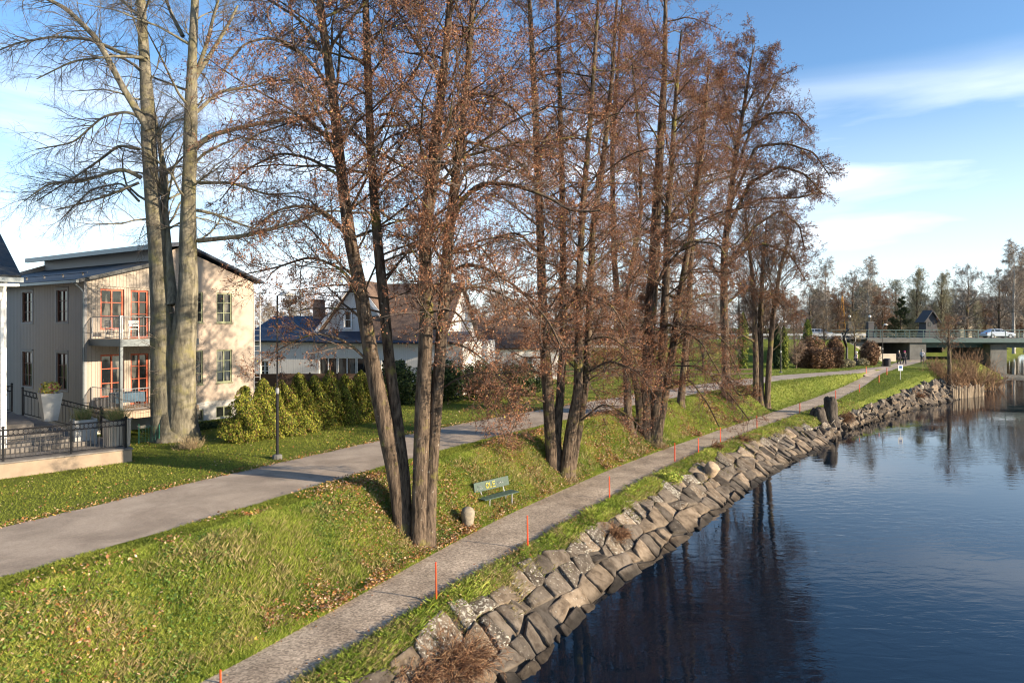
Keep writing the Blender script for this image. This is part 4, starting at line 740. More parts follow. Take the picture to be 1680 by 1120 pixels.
def planter(loc, w0, w1, h, label, plant, m=None, rz=.8, mat_leaf=None, pal=None):
    t = empty('planter', loc, rz); tag(t, label, 'planter')
    b = MB(); b.add([(-w0, -w0, 0), (w0, -w0, 0), (w0, w0, 0), (-w0, w0, 0), (-w1, -w1, h), (w1, -w1, h), (w1, w1, h), (-w1, w1, h), (-w1 * .88, -w1 * .88, h), (w1 * .88, -w1 * .88, h), (w1 * .88, w1 * .88, h), (-w1 * .88, w1 * .88, h), (-w1 * .85, -w1 * .85, h - .06), (w1 * .85, -w1 * .85, h - .06), (w1 * .85, w1 * .85, h - .06), (-w1 * .85, w1 * .85, h - .06)],
          [(3, 2, 1, 0), (0, 1, 5, 4), (1, 2, 6, 5), (2, 3, 7, 6), (3, 0, 4, 7), (4, 5, 9, 8), (5, 6, 10, 9), (6, 7, 11, 10), (7, 4, 8, 11), (8, 9, 13, 12), (9, 10, 14, 13), (10, 11, 15, 14), (11, 8, 12, 15), (12, 13, 14, 15)]); b.build('pot', m or M['pot'], t, fix=False)
    if plant:
        kind, n, rad, hh, pal = plant
        if kind == 'grass':
            a = rng.uniform(0, 6.28, n); ln = rng.uniform(.2, 1, n) * rad; z = hh * rng.uniform(.5, 1.1, n); bx_, by_ = rng.normal(0, w1 * .35, n), rng.normal(0, w1 * .35, n)
            V = np.stack([np.stack([bx_ - .008, by_, 0 * a + h - .05], 1), np.stack([bx_ + .008, by_, 0 * a + h - .05], 1), np.stack([bx_ + np.cos(a) * ln, by_ + np.sin(a) * ln, h + z * .9], 1)], 1).reshape(-1, 3)
            np_mesh('grass_tuft', V, np.arange(n)[:, None] * 3 + [[0, 1, 2]], M['blade'], t, col=np.repeat(np.array(pal)[rng.integers(0, len(pal), n)], 3, 0))
        else:
            d = unit(rng.normal(0, 1, (n, 3)) + [0, 0, .5]); c = d * rad * rng.uniform(.5, 1, (n, 1)) * [1, 1, hh] + [0, 0, h + rad * .45]; s = .05; a = unit(np.cross(d, rng.normal(0, 1, (n, 3)))); bb = np.cross(d, a)
            V = np.stack([c - a * s, c - bb * s * .8 + d * .02, c + a * s + d * .03, c + bb * s * .8], 1).reshape(-1, 3)
            np_mesh('flowers', V, np.arange(n)[:, None] * 4 + [[0, 1, 2, 3]], M['blade'], t, col=np.repeat(np.array(pal)[rng.integers(0, len(pal), n)], 4, 0))
    return t
planter(hpt(2.15, 2.3, 6.95), .15, .2, .5, 'pale pot with a small plant behind the upper balcony railing', ('grass', 60, .2, .5, [(.1, .2, .04)]), M['plinth'])
# ---- the white house at the left edge with its terrace
wx, wy = (10 - CX) / F * 22.3, 22.3
wh = empty('white_house', (wx, wy, 2.9), R_(44)); tag(wh, 'white house cut by the left edge, dark metal roof over a white corner column', 'house')
wall_face(-.3, 6.5, 0, [(-4, -3, 1.6, 3.2)], M['white_board'], 'wall', wh, 'y', z0=-.6, x0=-9); window(wh, -4, -3, 1.6, 3.2, 'y', M['white'], M['white'])
b = MB(); b.box(-9, -.05, .2, 14, -.6, 6.4); b.build('rear_wall', M['white_board'], wh)
b = MB(); b.box(-.3, 0, -.1, .2, -.3, 6.3); b.box(-.34, .04, -.14, .24, -.3, -.05); b.build('corner_column', M['white'], wh, bevel=.01)
rf = MB(); slab(rf, [(.3, -.75, 6.25), (-9.6, -.75, 6.25), (-9.6, 7, 9.4), (.3, 7, 9.4)], .22); slab(rf, [(.3, 14.7, 6.25), (-9.6, 14.7, 6.25), (-9.6, 7, 9.4), (.3, 7, 9.4)], .22); rf.build('roof', M['sheet'], wh)
b = MB(); b.add([(-.05, 0, 6.4), (-.05, 14, 6.4), (-.05, 7, 9.1)], [(0, 1, 2)]); b.build('gable_wall', M['white_board'], wh)
b = MB(); b.box(-9.6, .34, -.9, -.76, 6.02, 6.17); b.build('gutter', M['gutter'], wh); b = MB(); b.box(-9.4, .25, -.74, -.05, 5.9, 5.98); b.build('soffit', M['white'], wh); b = MB(); b.tube([(-.1, -.8, 6.1), (-.12, -.5, 5.75), (-.12, -.17, 5.4), (-.12, -.17, 0)], .05); b.build('downpipe', M['white'], wh)
# terrace: low plinth, raised deck, steps
p0 = np.array(ground(0, 786)[:2]); p1 = np.array(ground(217, 757)[:2]); dv = (p1 - p0) / np.linalg.norm(p1 - p0); nv = np.array([-dv[1], dv[0]]); LT = float(np.linalg.norm(p1 - p0)); ang = math.atan2(dv[1], dv[0])
te = empty('terrace', (p0[0], p0[1], 2.9), ang); tag(te, 'paved terrace on a low sandstone coloured plinth with grey steps up to a deck', 'terrace')
b = MB(); b.box(-6, LT, 0, 3.4, -.5, .44); b.build('plinth', M['terrace'], te, bevel=.02)
b = MB(); b.box(-6, LT + .03, -.03, 3.4, .445, .50); b.build('paving', M['step'], te, bevel=.01)
b = MB()
for k in range(5): b.box(-6, 2.75 - k * .36, 1.5 + k * .34, 7.5, .505 + k * .155, .505 + (k + 1) * .155)
b.build('steps', M['step'], te, bevel=.015)
def tpt(a, o, z): q = p0 + dv * a + nv * o; return (q[0], q[1], 2.9 + z)
def iron_fence(pts, h, label, grp='black iron railings of the terrace'):
    o = empty('iron_railing', pts[0]); tag(o, label, 'railing', grp); O = Vector(pts[0]); bb = MB(); rb = MB()
    for a, c in zip(pts[:-1], pts[1:]):
        a, c = Vector(a) - O, Vector(c) - O; up = Vector((0, 0, h)); n = max(1, round((c - a).length / .125)); d = (c - a).normalized()
        for f_ in (.08, .80, 1.0): bb.tube([a + up * f_, c + up * f_], .017, 5)
        for i in range(n): q = a.lerp(c, (i + .5) / n); bb.tube([q + up * .08, q + up * .8], .011, 4)
        for i in range(n):
            q = a.lerp(c, (i + .5) / n) + up * .9; r = h * .085; ring = [q + (d * math.cos(t) + Vector((0, 0, 1)) * math.sin(t)) * r for t in [k * math.pi / 5 for k in range(11)]]; rb.tube(ring, .011, 4, cap=False)
    bb.build('bars', M['black_iron'], o); rb.build('ring_frieze', M['black_iron'], o)
    for q in pts: MB().tube([Vector(q) - O, Vector(q) - O + Vector((0, 0, h + .04))], .035, 6).lathe([(.0, h + .03), (.045, h + .05), (.045, h + .09), (.0, h + .13)], 8, at=Vector(q) - O).build('post', M['black_iron'], o)
iron_fence([tpt(-4, .2, .5), tpt(.1, .2, .5), tpt(LT * .52, .2, .5), tpt(LT - .15, .2, .5)], .95, 'iron railing with ring frieze along the front of the low terrace')
iron_fence([tpt(LT - .15, .2, .5), tpt(LT - .15, 3.2, .5)], .95, 'short iron railing across the right end of the terrace, behind the slatted planter')
U0, U1, U2, U3 = tpt(-3, 7.3, 1.28), tpt(-.6, 7.3, 1.28), tpt(1.3, 7.3, 1.28), tpt(1.3, 6.1, 1.28)
iron_fence([U0, U1, U2], 1.0, 'iron railing along the back of the upper deck against the grey boards')
iron_fence([tpt(1.4, 5.6, 1.28), tpt(3.6, 3.9, .52)], .95, 'sloping iron handrail running down beside the steps')
x, y, z = at(82, 683, 24.2); planter((x, y, 2.9 + 1.28), .2, .33, .98, 'tall tapered pale planter with yellow and pink flowers on the upper deck', ('f', 260, .34, .8, [(.5, .42, .08), (.55, .5, .15), (.45, .15, .12), (.3, .35, .06)]), M['pot'])
x, y, z = at(137, 728, 23.9); planter((x, y, 3.4), .33, .35, .88, 'grey square planter with wispy grass in the middle of the terrace', ('grass', 300, .4, .5, [(.12, .16, .05), (.25, .22, .1)]), M['pot'])
M['slat'] = board_mat('slatted_wood', (.33, .29, .24), .09, dark=.4)
x, y, z = at(192, 733, 23.6); planter((x, y, 3.4), .32, .35, .92, 'slatted planter with straw coloured grass at the right end of the terrace', ('grass', 400, .5, .5, [(.2, .2, .07), (.35, .28, .12), (.12, .17, .05)]), M['slat'])
# small green net fence and clutter beside the beech
o = empty('net_fence', ground(232, 728)); tag(o, 'small green net fence on stakes between terrace and beech', 'fence'); M['green_net'] = mat('green_net', (.02, .12, .08), .7)
b = MB()
for k in range(7): b.tube([(-.1 + k * .13, .0, .1), (-.1 + k * .13, .0, .7)], .005, 4)
for k in range(8): b.tube([(-.1, 0, .1 + k * .085), (.7, 0, .1 + k * .085)], .005, 4)
b.build('net', M['green_net'], o)
for k in range(2): MB().tube([(-.1 + k * .8, 0, 0), (-.1 + k * .8, 0, .78)], .02, 6).build('stake', M['green_net'], o)
# ---- white house with steep gable behind the alders
x, y = (405 - CX) / F * 53, 53.0
h2 = empty('white_gabled_house', (x, y, 2.3), R_(-14)); tag(h2, 'white wooden house with steep gable and navy sheet roof, half hidden by alders', 'house')
gx0 = 5.2; z_e = 4.1
wall_face(17.5, z_e, 0, [(6.2, 10.8, .9, 2.9), (11.3, 13.2, 1.0, 2.8), (14.2, 14.9, 1.3, 2.9), (1.2, 1.9, 1.4, 2.6)], M['white_board'], 'wall', h2, 'y', z0=-.3)
for a0, a1 in ((6.2, 7.7), (7.75, 9.25), (9.3, 10.8)): window(h2, a0, a1, .9, 2.9, 'y', M['white'], None, 2, 1)
window(h2, 11.3, 12.2, 1.0, 2.8, 'y', M['white'], None, 1, 2); window(h2, 12.3, 13.2, 1.0, 2.8, 'y', M['white'], None, 1, 2); window(h2, 14.2, 14.9, 1.3, 2.9, 'y', M['white'], None); window(h2, 1.2, 1.9, 1.4, 2.6, 'y', M['white'], None)
b = MB(); b.box(0, 17.5, .25, 9, -.3, z_e); b.build('back_wall', M['white_board'], h2)
# steep front gable (set back) and cross gable on the right
b = MB(); b.add([(4.8, 1.6, z_e - .3), (12.2, 1.6, z_e - .3), (8.5, 1.6, 8.6)], [(0, 1, 2)]); b.build('gable_wall', M['white_board'], h2, fix=False); b = MB(); b.add([(4.8, 8.6, z_e - .3), (12.2, 8.6, z_e - .3), (8.5, 8.6, 8.6)], [(0, 1, 2)]); b.build('gable_wall', M['white_board'], h2, fix=False)
window(h2, 7.55, 8.1, 5.1, 6.4, 'y', M['white'], M['white'], 1, 2, out=-1.46, name='gable_window', trim=.07)
rf = MB(); slab(rf, [(4.3, 1.2, 3.7), (4.3, 8.9, 3.7), (8.5, 8.9, 8.85), (8.5, 1.2, 8.85)], .2); slab(rf, [(12.7, 1.2, 3.7), (12.7, 8.9, 3.7), (8.5, 8.9, 8.85), (8.5, 1.2, 8.85)], .2); slab(rf, [(8.5, 4.3, 8.65), (16.3, 4.3, 8.65), (16.3, -.3, 4.2), (9.8, -.3, 4.2)], .16); slab(rf, [(8.5, 4.3, 8.65), (16.3, 4.3, 8.65), (16.3, 8.9, 4.2), (9.8, 8.9, 4.2)], .16); rf.build('roof', M['clay'], h2)
b = MB(); slab(b, [(4.2, 1.12, 3.72), (4.2, 1.2, 3.72), (8.5, 1.2, 8.95), (8.5, 1.12, 8.95)], .25); slab(b, [(12.8, 1.12, 3.72), (12.8, 1.2, 3.72), (8.5, 1.2, 8.95), (8.5, 1.12, 8.95)], .25); b.build('bargeboard', M['white'], h2)
b = MB(); b.add([(16.0, -.2, 4.1), (16.0, 8.8, 4.1), (16.0, 4.3, 8.4)], [(0, 1, 2)]); b.build('cross_gable', M['white_board'], h2, fix=False)
rf = MB(); slab(rf, [(-.4, -.5, z_e + .05), (6.2, -.5, z_e + .05), (6.2, 4.2, 6.1), (-.4, 4.2, 6.1)], .14); slab(rf, [(-.4, 9, z_e + .05), (6.2, 9, z_e + .05), (6.2, 4.2, 6.1), (-.4, 4.2, 6.1)], .14); slab(rf, [(6.2, -.6, z_e - .02), (17.8, -.6, z_e - .02), (17.8, 1.6, z_e + .75), (6.2, 1.6, z_e + .75)], .12); rf.build('metal_roof', M['blue_sheet'], h2)
b = MB(); b.box(3.6, 4.3, 3.6, 4.3, 5.2, 7.3); b.box(3.52, 4.38, 3.52, 4.38, 7.3, 7.42); b.build('chimney', M['brick'], h2)
b = MB(); b.tube([(.2, -.55, z_e - .05), (.2, -.1, z_e - .5), (.2, -.07, 0)], .05); b.build('downpipe', M['black_iron'], h2)
# the white neighbour further right and its long wing
h3 = empty('white_cottage', ((770 - CX) / F * 58, 58, 2.3), R_(4)); tag(h3, 'white cottage with dark roof showing between the alder stems', 'house')
wall_face(8, 3.4, 0, [(1.2, 2.0, 1.2, 2.6), (4.6, 5.4, 1.2, 2.6)], M['white_board'], 'wall', h3, 'y', z0=-.3); window(h3, 1.2, 2.0, 1.2, 2.6, 'y', M['white'], M['white']); window(h3, 4.6, 5.4, 1.2, 2.6, 'y', M['white'], M['white'])
b = MB(); b.box(0, 8, .25, 6, -.3, 3.4); b.build('back_wall', M['white_board'], h3)
rf = MB(); slab(rf, [(-.4, -.4, 3.4), (8.4, -.4, 3.4), (8.4, 3, 5.9), (-.4, 3, 5.9)], .16); slab(rf, [(-.4, 6.4, 3.4), (8.4, 6.4, 3.4), (8.4, 3, 5.9), (-.4, 3, 5.9)], .16); rf.build('roof', M['clay'], h3)
def long_house(px, Y, L, h, label, name='low_building', ridge=1.6, m='white_board', rm='clay', n=6, rz=0, dep=7, z=2.5):
    o = empty(name, ((px - CX) / F * Y, Y, z), R_(rz)); tag(o, label, 'building'); st = L / n; hl = [(st * (k + .3), st * (k + .7), h * .35, h * .8) for k in range(n)]
    wall_face(L, h, 0, hl, M[m], 'wall', o, 'y', z0=-.5)
    for q in hl: window(o, *q, 'y', M['white'], None, 2, 1)
    b = MB(); b.box(0, L, .25, dep, -.5, h); b.build('back_wall', M[m], o)
    rf = MB(); slab(rf, [(-.4, -.4, h), (L + .4, -.4, h), (L + .4, dep / 2, h + ridge), (-.4, dep / 2, h + ridge)], .16); slab(rf, [(-.4, dep + .4, h), (L + .4, dep + .4, h), (L + .4, dep / 2, h + ridge), (-.4, dep / 2, h + ridge)], .16); rf.build('roof', M[rm], o); return o
long_house(890, 92, 16, 2.9, 'long low white building across the park, behind the alder clumps', n=7, rz=-3)
M['cream_wall'] = mat('cream_render', (.72, .62, .45), .85, var=.06); M['board_cream'] = M['cream_wall']
# wooden fence behind the thujas
M['fence_wood'] = board_mat('brown_fence_boards', (.09, .055, .035), .13, dark=.5, horizontal=True, var=.2)
fn = empty('board_fence', ((412 - CX) / F * 45, 45, 2.4), R_(4)); tag(fn, 'dark brown fence of horizontal boards behind the thuja row', 'fence')
for k in range(5): MB().box(k * 1.9 + .06, k * 1.9 + 1.84, -.02, .02, .1, 2.0).build('panel', M['fence_wood'], fn); MB().box(k * 1.9 - .05, k * 1.9 + .05, -.05, .05, -.3, 2.08).build('post', M['fence_wood'], fn)
fn = empty('rail_fence', ((790 - CX) / F * 60, 60, 2.6), R_(10)); tag(fn, 'dark post and rail fence at the back of the lawn', 'fence')
for k in range(12): MB().box(k * 2.4 - .05, k * 2.4 + .05, -.05, .05, -.3, 1.15).build('post', M['fence_wood'], fn)
b = MB(); b.box(0, 26.4, -.07, -.052, .45, .57); b.box(0, 26.4, -.07, -.052, .85, .97); b.build('rail', M['fence_wood'], fn)
# ---------------------------------------------------------------- bridge and road
M['teal'] = mat('teal_paint', (.03, .075, .075), .5, var=.15, vscale=2); M['concrete'] = mat('concrete', (.12, .12, .112), .9, var=.2, vscale=1.2, bump=.01, bscale=8)
M['cream_concrete'] = mat('pale_concrete', (.55, .48, .38), .9, var=.15, vscale=1); M['dark_wood'] = board_mat('dark_shingle', (.05, .05, .055), .18, dark=.5, horizontal=True)
M['road'] = mat('road_asphalt', (.08, .08, .082), .9, var=.15, vscale=2)
br = empty('road_bridge', (52, 99.5, 0)); tag(br, 'low green steel road bridge over the river with concrete supports', 'bridge')
def bb_(n, m, *a, bevel=0): return MB().box(*a).build(n, m, br, bevel=bevel)
bb_('deck', M['concrete'], -.2, 90, .2, 11.6, 5.25, 5.72); bb_('girder', M['teal'], 7.8, 90, 0, .19, 5.2, 5.8); bb_('girder', M['concrete'], -.2, 7.79, 0, .19, 5.2, 5.8); bb_('girder', M['teal'], 7.8, 90, 11.61, 11.8, 4.9, 5.8)
bb_('under_beam', M['teal'], 8, 90, 3.2, 3.7, 4.4, 5.24); bb_('under_beam', M['teal'], 8, 90, 8.0, 8.5, 4.4, 5.24)
bb_('abutment', M['concrete'], -2.5, 1.6, .6, 11, 1.8, 5.24); bb_('abutment', M['concrete'], 6.2, 8.6, .4, 11.2, -1.5, 5.24); bb_('pier', M['concrete'], 18.8, 21.2, 1.5, 10.5, -1.5, 4.9)
bb_('pier_footing', M['concrete'], 16.8, 23.2, .6, 11.4, -1.5, .35); bb_('pier', M['concrete'], 44, 46.4, 1.5, 10.5, -1.5, 4.9)
bb_('wing_wall', M['cream_concrete'], -3.2, .4, -2.6, -2.2, 2.4, 4.7); bb_('wing_wall', M['cream_concrete'], -1.2, 1.5, -4.4, -4.0, 2.4, 3.75)
bb_('sidewalk', M['concrete'], -30, 90, .2, 1.5, 5.724, 5.86)
for side in (.1, 11.7):
    for k in range(44 if side < 1 else 22): st = 2.0 if side < 1 else 4.0; MB().box(k * st - .04, k * st + .04, side - .04, side + .04, 5.805, 6.95).build('railing_post', M['teal'], br)
    b = MB(); b.box(-.1, 88, side - .035, side + .035, 6.953, 7.02); b.box(-.1, 88, side - .075, side - .045, 6.5, 6.55); b.box(-.1, 88, side - .075, side - .045, 6.15, 6.2); b.build('railing', M['teal'], br)
tag(np_mesh('road', [[-160, 101.2, 5.742], [140, 101.2, 5.742], [140, 110.6, 5.742], [-160, 110.6, 5.742]], np.array([[0, 1, 2, 3]]), M['road']), kind='structure')
o = empty('guard_rail', (-10, 99.3, 5.7)); tag(o, 'grey guard rail along the raised road left of the bridge', 'guard rail')
MB().box(0, 61.5, 0, .05, .5, .8).build('rail', M['white_metal'], o)
for k in range(31): MB().box(k * 2 - .05, k * 2 + .05, .055, .15, -.3, .82).build('post', M['white_metal'], o)
# little gabled hut on the bridge
ht = empty('bridge_hut', (68.7, 112.6, 5.2)); tag(ht, 'small dark wooden hut with pointed gable roof rising over the bridge railing', 'hut')
MB().add([(-2.2, -1.4, -2), (2.2, -1.4, -2), (2.2, 1.8, -2), (-2.2, 1.8, -2), (-1.3, -1.1, 2.2), (1.3, -1.1, 2.2), (1.3, 1.5, 2.2), (-1.3, 1.5, 2.2)], [(0, 1, 5, 4), (1, 2, 6, 5), (2, 3, 7, 6), (3, 0, 4, 7), (4, 5, 6, 7)]).build('skirt', M['dark_wood'], ht)
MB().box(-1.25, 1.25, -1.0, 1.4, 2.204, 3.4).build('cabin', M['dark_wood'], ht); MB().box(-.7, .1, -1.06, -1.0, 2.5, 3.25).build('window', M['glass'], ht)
b = MB(); slab(b, [(-1.95, -1.5, 3.2), (-1.95, 1.9, 3.2), (0, 1.9, 5.3), (0, -1.5, 5.3)], .14); slab(b, [(1.95, -1.5, 3.2), (1.95, 1.9, 3.2), (0, 1.9, 5.3), (0, -1.5, 5.3)], .14); b.add([(-1.25, -1.0, 3.4), (1.25, -1.0, 3.4), (0, -1.0, 4.9)], [(0, 1, 2)]); b.build('roof', M['dark_wood'], ht); ht.scale = (.72, .8, .95)
M['lamp_glass'] = mat('milky_globe', (.75, .74, .68), .3)
for px, lb in ((1394, 'left of the two dark brick pillars with globe lamps on the bridge end'), (1427, 'right of the two dark brick pillars with globe lamps on the bridge end')):
    X, Y, _ = at(px, 540, 112); o = empty('lamp_pillar', (X, Y, 5.7)); tag(o, lb, 'pillar', 'lamp pillars at the bridge end'); MB().box(-.45, .45, -.45, .45, -1, 2.5).build('pillar', M['dark_wood'], o); MB().box(-.52, .52, -.52, .52, 2.504, 2.62).build('cap', M['concrete'], o)
    MB().tube([(0, 0, 2.6), (0, 0, 3.3)], .05, 6).build('stem', M['black_iron'], o); MB().lathe([(.02, 3.28), (.16, 3.34), (.22, 3.5), (.16, 3.66), (.02, 3.72)], 10).build('globe', M['lamp_glass'], o, smooth=True)
# cars
M['car_glass'] = mat('car_glass', (.02, .025, .03), .08, spec=.8); M['tyre'] = mat('tyre', (.02, .02, .02), .8); M['rim'] = mat('rim', (.5, .5, .52), .3, metal=.7); M['light'] = mat('headlight', (.7, .7, .68), .2); M['tail'] = mat('tail_light', (.3, .01, .01), .3)
def car(loc, col, label, estate):
    o = empty('parked_car' if 0 else 'car', loc); tag(o, label, 'car'); pm = mat('car_paint', col, .28, metal=.3, coat=.6)
    lower = [(-2.2, .42), (-2.22, .75), (-2.1, .93), (-.95, .98), (.75, .98), (1.75, .86), (2.12, .70), (2.18, .42), (1.9, .28), (-1.9, .28)]
    cab = [(-2.0, .93), (-1.85, 1.38), (-.9, 1.47), (.1, 1.44), (.85, .98)] if estate else [(-1.75, .95), (-1.1, 1.36), (-.5, 1.43), (.15, 1.40), (.95, .97)]
    MB().prism(lower, -.86, .86).build('body', pm, o, bevel=.06)
    n = len(cab); c = MB(); c.add([(x, -.84 + (z - .95) * .38, z) for x, z in cab] + [(x, .84 - (z - .95) * .38, z) for x, z in cab], [tuple(range(n)), tuple(reversed(range(n, 2 * n)))] + [(i, i + n, (i + 1) % n + n, (i + 1) % n) for i in range(n)]); c.build('cabin', pm, o, bevel=.03)
    for s in (-1, 1):
        g = MB()
        def q(x, z): return (x, s * (.848 - (z - .95) * .38), z)
        for a, b_ in (((-1.75 if estate else -1.35), -1.0), (-.9, -.05), (.02, .6)):
            zt = lambda x: (1.36 if x > -1.6 else 1.28) if x < .2 else 1.36 - (x - .2) * .62
            g.add([q(a, 1.0), q(b_, 1.0), q(b_, zt(b_)), q(a, zt(a) if a < .1 else 1.36)], [(0, 1, 2, 3)])
        g.build('side_window', M['car_glass'], o, fix=False)
    g = MB(); g.add([(.88, -.72, 1.0), (.88, .72, 1.0), (.2, .64, 1.385), (.2, -.64, 1.385)], [(0, 1, 2, 3)]); g.build('windscreen', M['car_glass'], o, fix=False)
    for x in (-1.35, 1.35):
        for s in (-1, 1):
            wl_ = MB().prism([(x + .33 * math.cos(t), .33 + .33 * math.sin(t)) for t in [k * math.pi / 9 for k in range(18)]], s * .70, s * .885).build('wheel', M['tyre'], o); MB().prism([(x + .2 * math.cos(t), .33 + .2 * math.sin(t)) for t in [k * math.pi / 6 for k in range(12)]], s * .886, s * .90).build('rim', M['rim'], wl_)
    for s in (-1, 1): MB().box(2.06, 2.17, s * .62 - .16, s * .62 + .16, .6, .74).build('headlight', M['light'], o, bevel=.02); MB().box(-2.23, -2.12, s * .7 - .1, s * .7 + .1, .7, .9).build('tail_light', M['tail'], o)
    return o
X, Y, _ = at(1632, 545, 105); car((X, Y - .6, 5.75), (.55, .60, .66), 'silver hatchback crossing the bridge above the water', False)
X, Y, _ = at(1343, 545, 104.4); car((X, Y, 5.75), (.22, .24, .27), 'grey estate car on the raised road left of the brown hedges', True)
# yellow lattice mast behind the road
M['yellow'] = mat('yellow_paint', (.55, .27, .03), .5); X, Y, _ = at(1382, 545, 150); o = empty('lattice_mast', (X, Y, 2)); tag(o, 'tall narrow yellow lattice mast in front of the bare trees', 'mast')
b = MB(); H = 12.4
for sx_ in (-1, 1): b.tube([(sx_ * 1.1, 0, 0), (sx_ * .05, 0, H)], .12, 5)
b.build('leg', M['yellow'], o); b = MB()
for z in (1.2, 3, 4.8, 6.2, 7.6, 9.2): b.box(-1.1 * (1 - z / H) - .1, 1.1 * (1 - z / H) + .1, -.15, -.13, z, z + .22)
b.build('cross_bar', M['yellow'], o)
# retaining timber piles at the water
M['pile'] = mat('weathered_timber', (.30, .235, .16), .9, var=.5, vscale=4, stretch=(1, 1, .3)); x0, y0, _ = at(1564, 656, 70.2); x1, y1, _ = at(1614, 649, 74.4); o = empty('timber_piling', (x0, y0, 0)); tag(o, 'row of weathered timber piles standing in the water below the bushes', 'piling')
for k in range(24):
    t = (k + random.uniform(-.25, .25)) / 23; rx, ry = (x1 - x0) * t, (y1 - y0) * t + random.uniform(-.08, .08); h = random.uniform(.8, 1.4); MB().tube([(rx, ry, -1), (rx + random.uniform(-.04, .04), ry, h)], [.09, .07 + random.random() * .03], 7).build('pile', M['pile'], o)
MB().box(0, 0, 0, 0, 0, 0) if 0 else None
b = MB(); b.tube([(0, .2, .8), (x1 - x0, y1 - y0 + .2, .85)], .08, 6); b.build('waling', M['pile'], o)
# ---------------------------------------------------------------- street furniture
def lamp_post(base, h, label, arm=True):
    x, y, z = base; o = empty('street_lamp', (x, y, z)); tag(o, label, 'street lamp', 'street lamps along the asphalt path')
    MB().lathe([(.17, -.1), (.17, .12), (.13, .16), (.05, .17)], 10).build('foot', M['concrete'], o); MB().tube([(0, 0, .15), (0, 0, h * .42)], .05, 8).build('lower_pole', M['black_iron'], o); MB().tube([(0, 0, h * .42), (0, 0, h)], .033, 8).build('pole', M['black_iron'], o)
    MB().lathe([(.055, h * .40), (.062, h * .405), (.062, h * .43), (.05, h * .435)], 8).build('collar', M['white_metal'], o)
    MB().tube([(0, 0, h - .02), (.12, 0, h + .08), (.3, 0, h + .08)], .02, 6).build('arm', M['black_iron'], o)
    MB().lathe([(.05, .12), (.14, .10), (.26, .02), (.27, -.02), (.22, -.03), (.05, -.02)], 14, at=(.34, 0, h + .02)).build('lamp_head', M['lamp_glass'], o, smooth=True); return o
gx_, gy_, gz_ = ground(455, 753); lamp_post((gx_, gy_, gz_), 268 / F * gy_, 'black lamp post at the lawn edge in front of the thuja row')
gx_, gy_, gz_ = ground(1281, 612); lamp_post((gx_, gy_, gz_), 84 / F * gy_, 'black lamp post beyond the three slim trunks on the park lawn')
gx_, gy_, gz_ = ground(1448, 600); lamp_post((gx_, gy_, gz_), 67 / F * gy_, 'black lamp post beside the litter bin near the underpass')
M['red_pole'] = mat('signal_red', (.75, .07, .015), .45)
desc = ['beside the nearest root tangle, cut by the bottom edge', 'nearest whole one, right of the two tall trunks', 'opposite the bollard stone and bench', 'third along the path from the bench', 'first of two close together before the cut stump', 'just above the pale cut stump', 'before the curve, beyond the pale cut stump', 'midway between cut stump and black stump', 'last one before the black stump', 'directly behind the black stump', 'on the grass edge beyond the black stump', 'just before the path fork', 'at the fork, river side', 'at the tip of the grass wedge between the paths']
for (px, py, pt), dsc in zip([(362, 1122, 1098), (716, 986, 922), (866, 900, 845), (1000, 819, 781), (1107, 757, 726), (1146, 745, 719), (1182, 727, 701), (1242, 703, 681), (1312, 680, 661), (1371, 654, 640), (1410, 644, 630), (1442, 628, 615), (1455, 615, 603), (1421, 613, 602)], desc):
    x, y, z = ground(px, py); h = (py - pt) / F * y; o = MB().tube([(0, 0, -.15), (random.uniform(-.02, .02), random.uniform(-.02, .02), h)], [.017 + y * .0003, .013 + y * .0003], 8).build('marker_pole', M['red_pole']); o.location = (x, y, z); tag(o, 'orange red snow pole ' + dsc, 'marker pole', 'snow poles along the gravel path')
# bench
M['bench_green'] = board_mat('bench_green_slats', (.045, .10, .07), .11, dark=.5); M['bench_face'] = mat('bench_green', (.025, .055, .038), .6, var=.15, vscale=5)
bx0, by0, bz0 = ground(824, 834); bn = empty('park_bench', (bx0, by0, bz0 - .02), R_(47)); tag(bn, 'green park bench with graffiti on its backrest, beside the gravel path', 'bench')
for k in range(4): MB().box(-.85, .85, -.02 + k * .105, .075 + k * .105, .43, .465).build('seat', M['bench_face'], bn, bevel=.006)
bk = MB().box(-.85, .85, .0, .035, 0, .32).build('backrest', M['bench_face'], bn, bevel=.006); bk.location = (0, .47, .62); bk.rotation_euler = (R_(-10), 0, 0)
for x in (-.55, .55):
    MB().tube([(x, .06, -.1), (x, .06, .43)], .025, 6).build('leg', M['white_metal'], bn); MB().tube([(x, .36, -.1), (x, .36, .43)], .025, 6).build('leg', M['white_metal'], bn); MB().tube([(x, .02, .415), (x, .42, .415), (x, .50, .62), (x, .56, .92)], .02, 6).build('back_support', M['white_metal'], bn)
def strokes(lines, s, ox, oz, r, m, name):
    b = MB()
    for l in lines: b.tube([(ox + a * s, -.004, oz + c * s) for a, c in l], r, 5)
    return b.build(name, m, bk)
M['yellow_spray'] = mat('yellow_spray', (.38, .34, .06), .6); M['white_spray'] = mat('white_spray', (.35, .37, .35), .7)
circ = [(.5 + .42 * math.cos(t), .5 + .5 * math.sin(t)) for t in [k * math.pi / 6 for k in range(13)]]
strokes([circ, [(1.2, 1.05), (1.2, 0), (1.75, .05)], [(2.7, 1.05), (2.0, 1.0), (2.0, -.02), (2.75, 0)], [(2.05, .5), (2.6, .55)]], .17, -.32, .07, .022, M['yellow_spray'], 'graffiti')
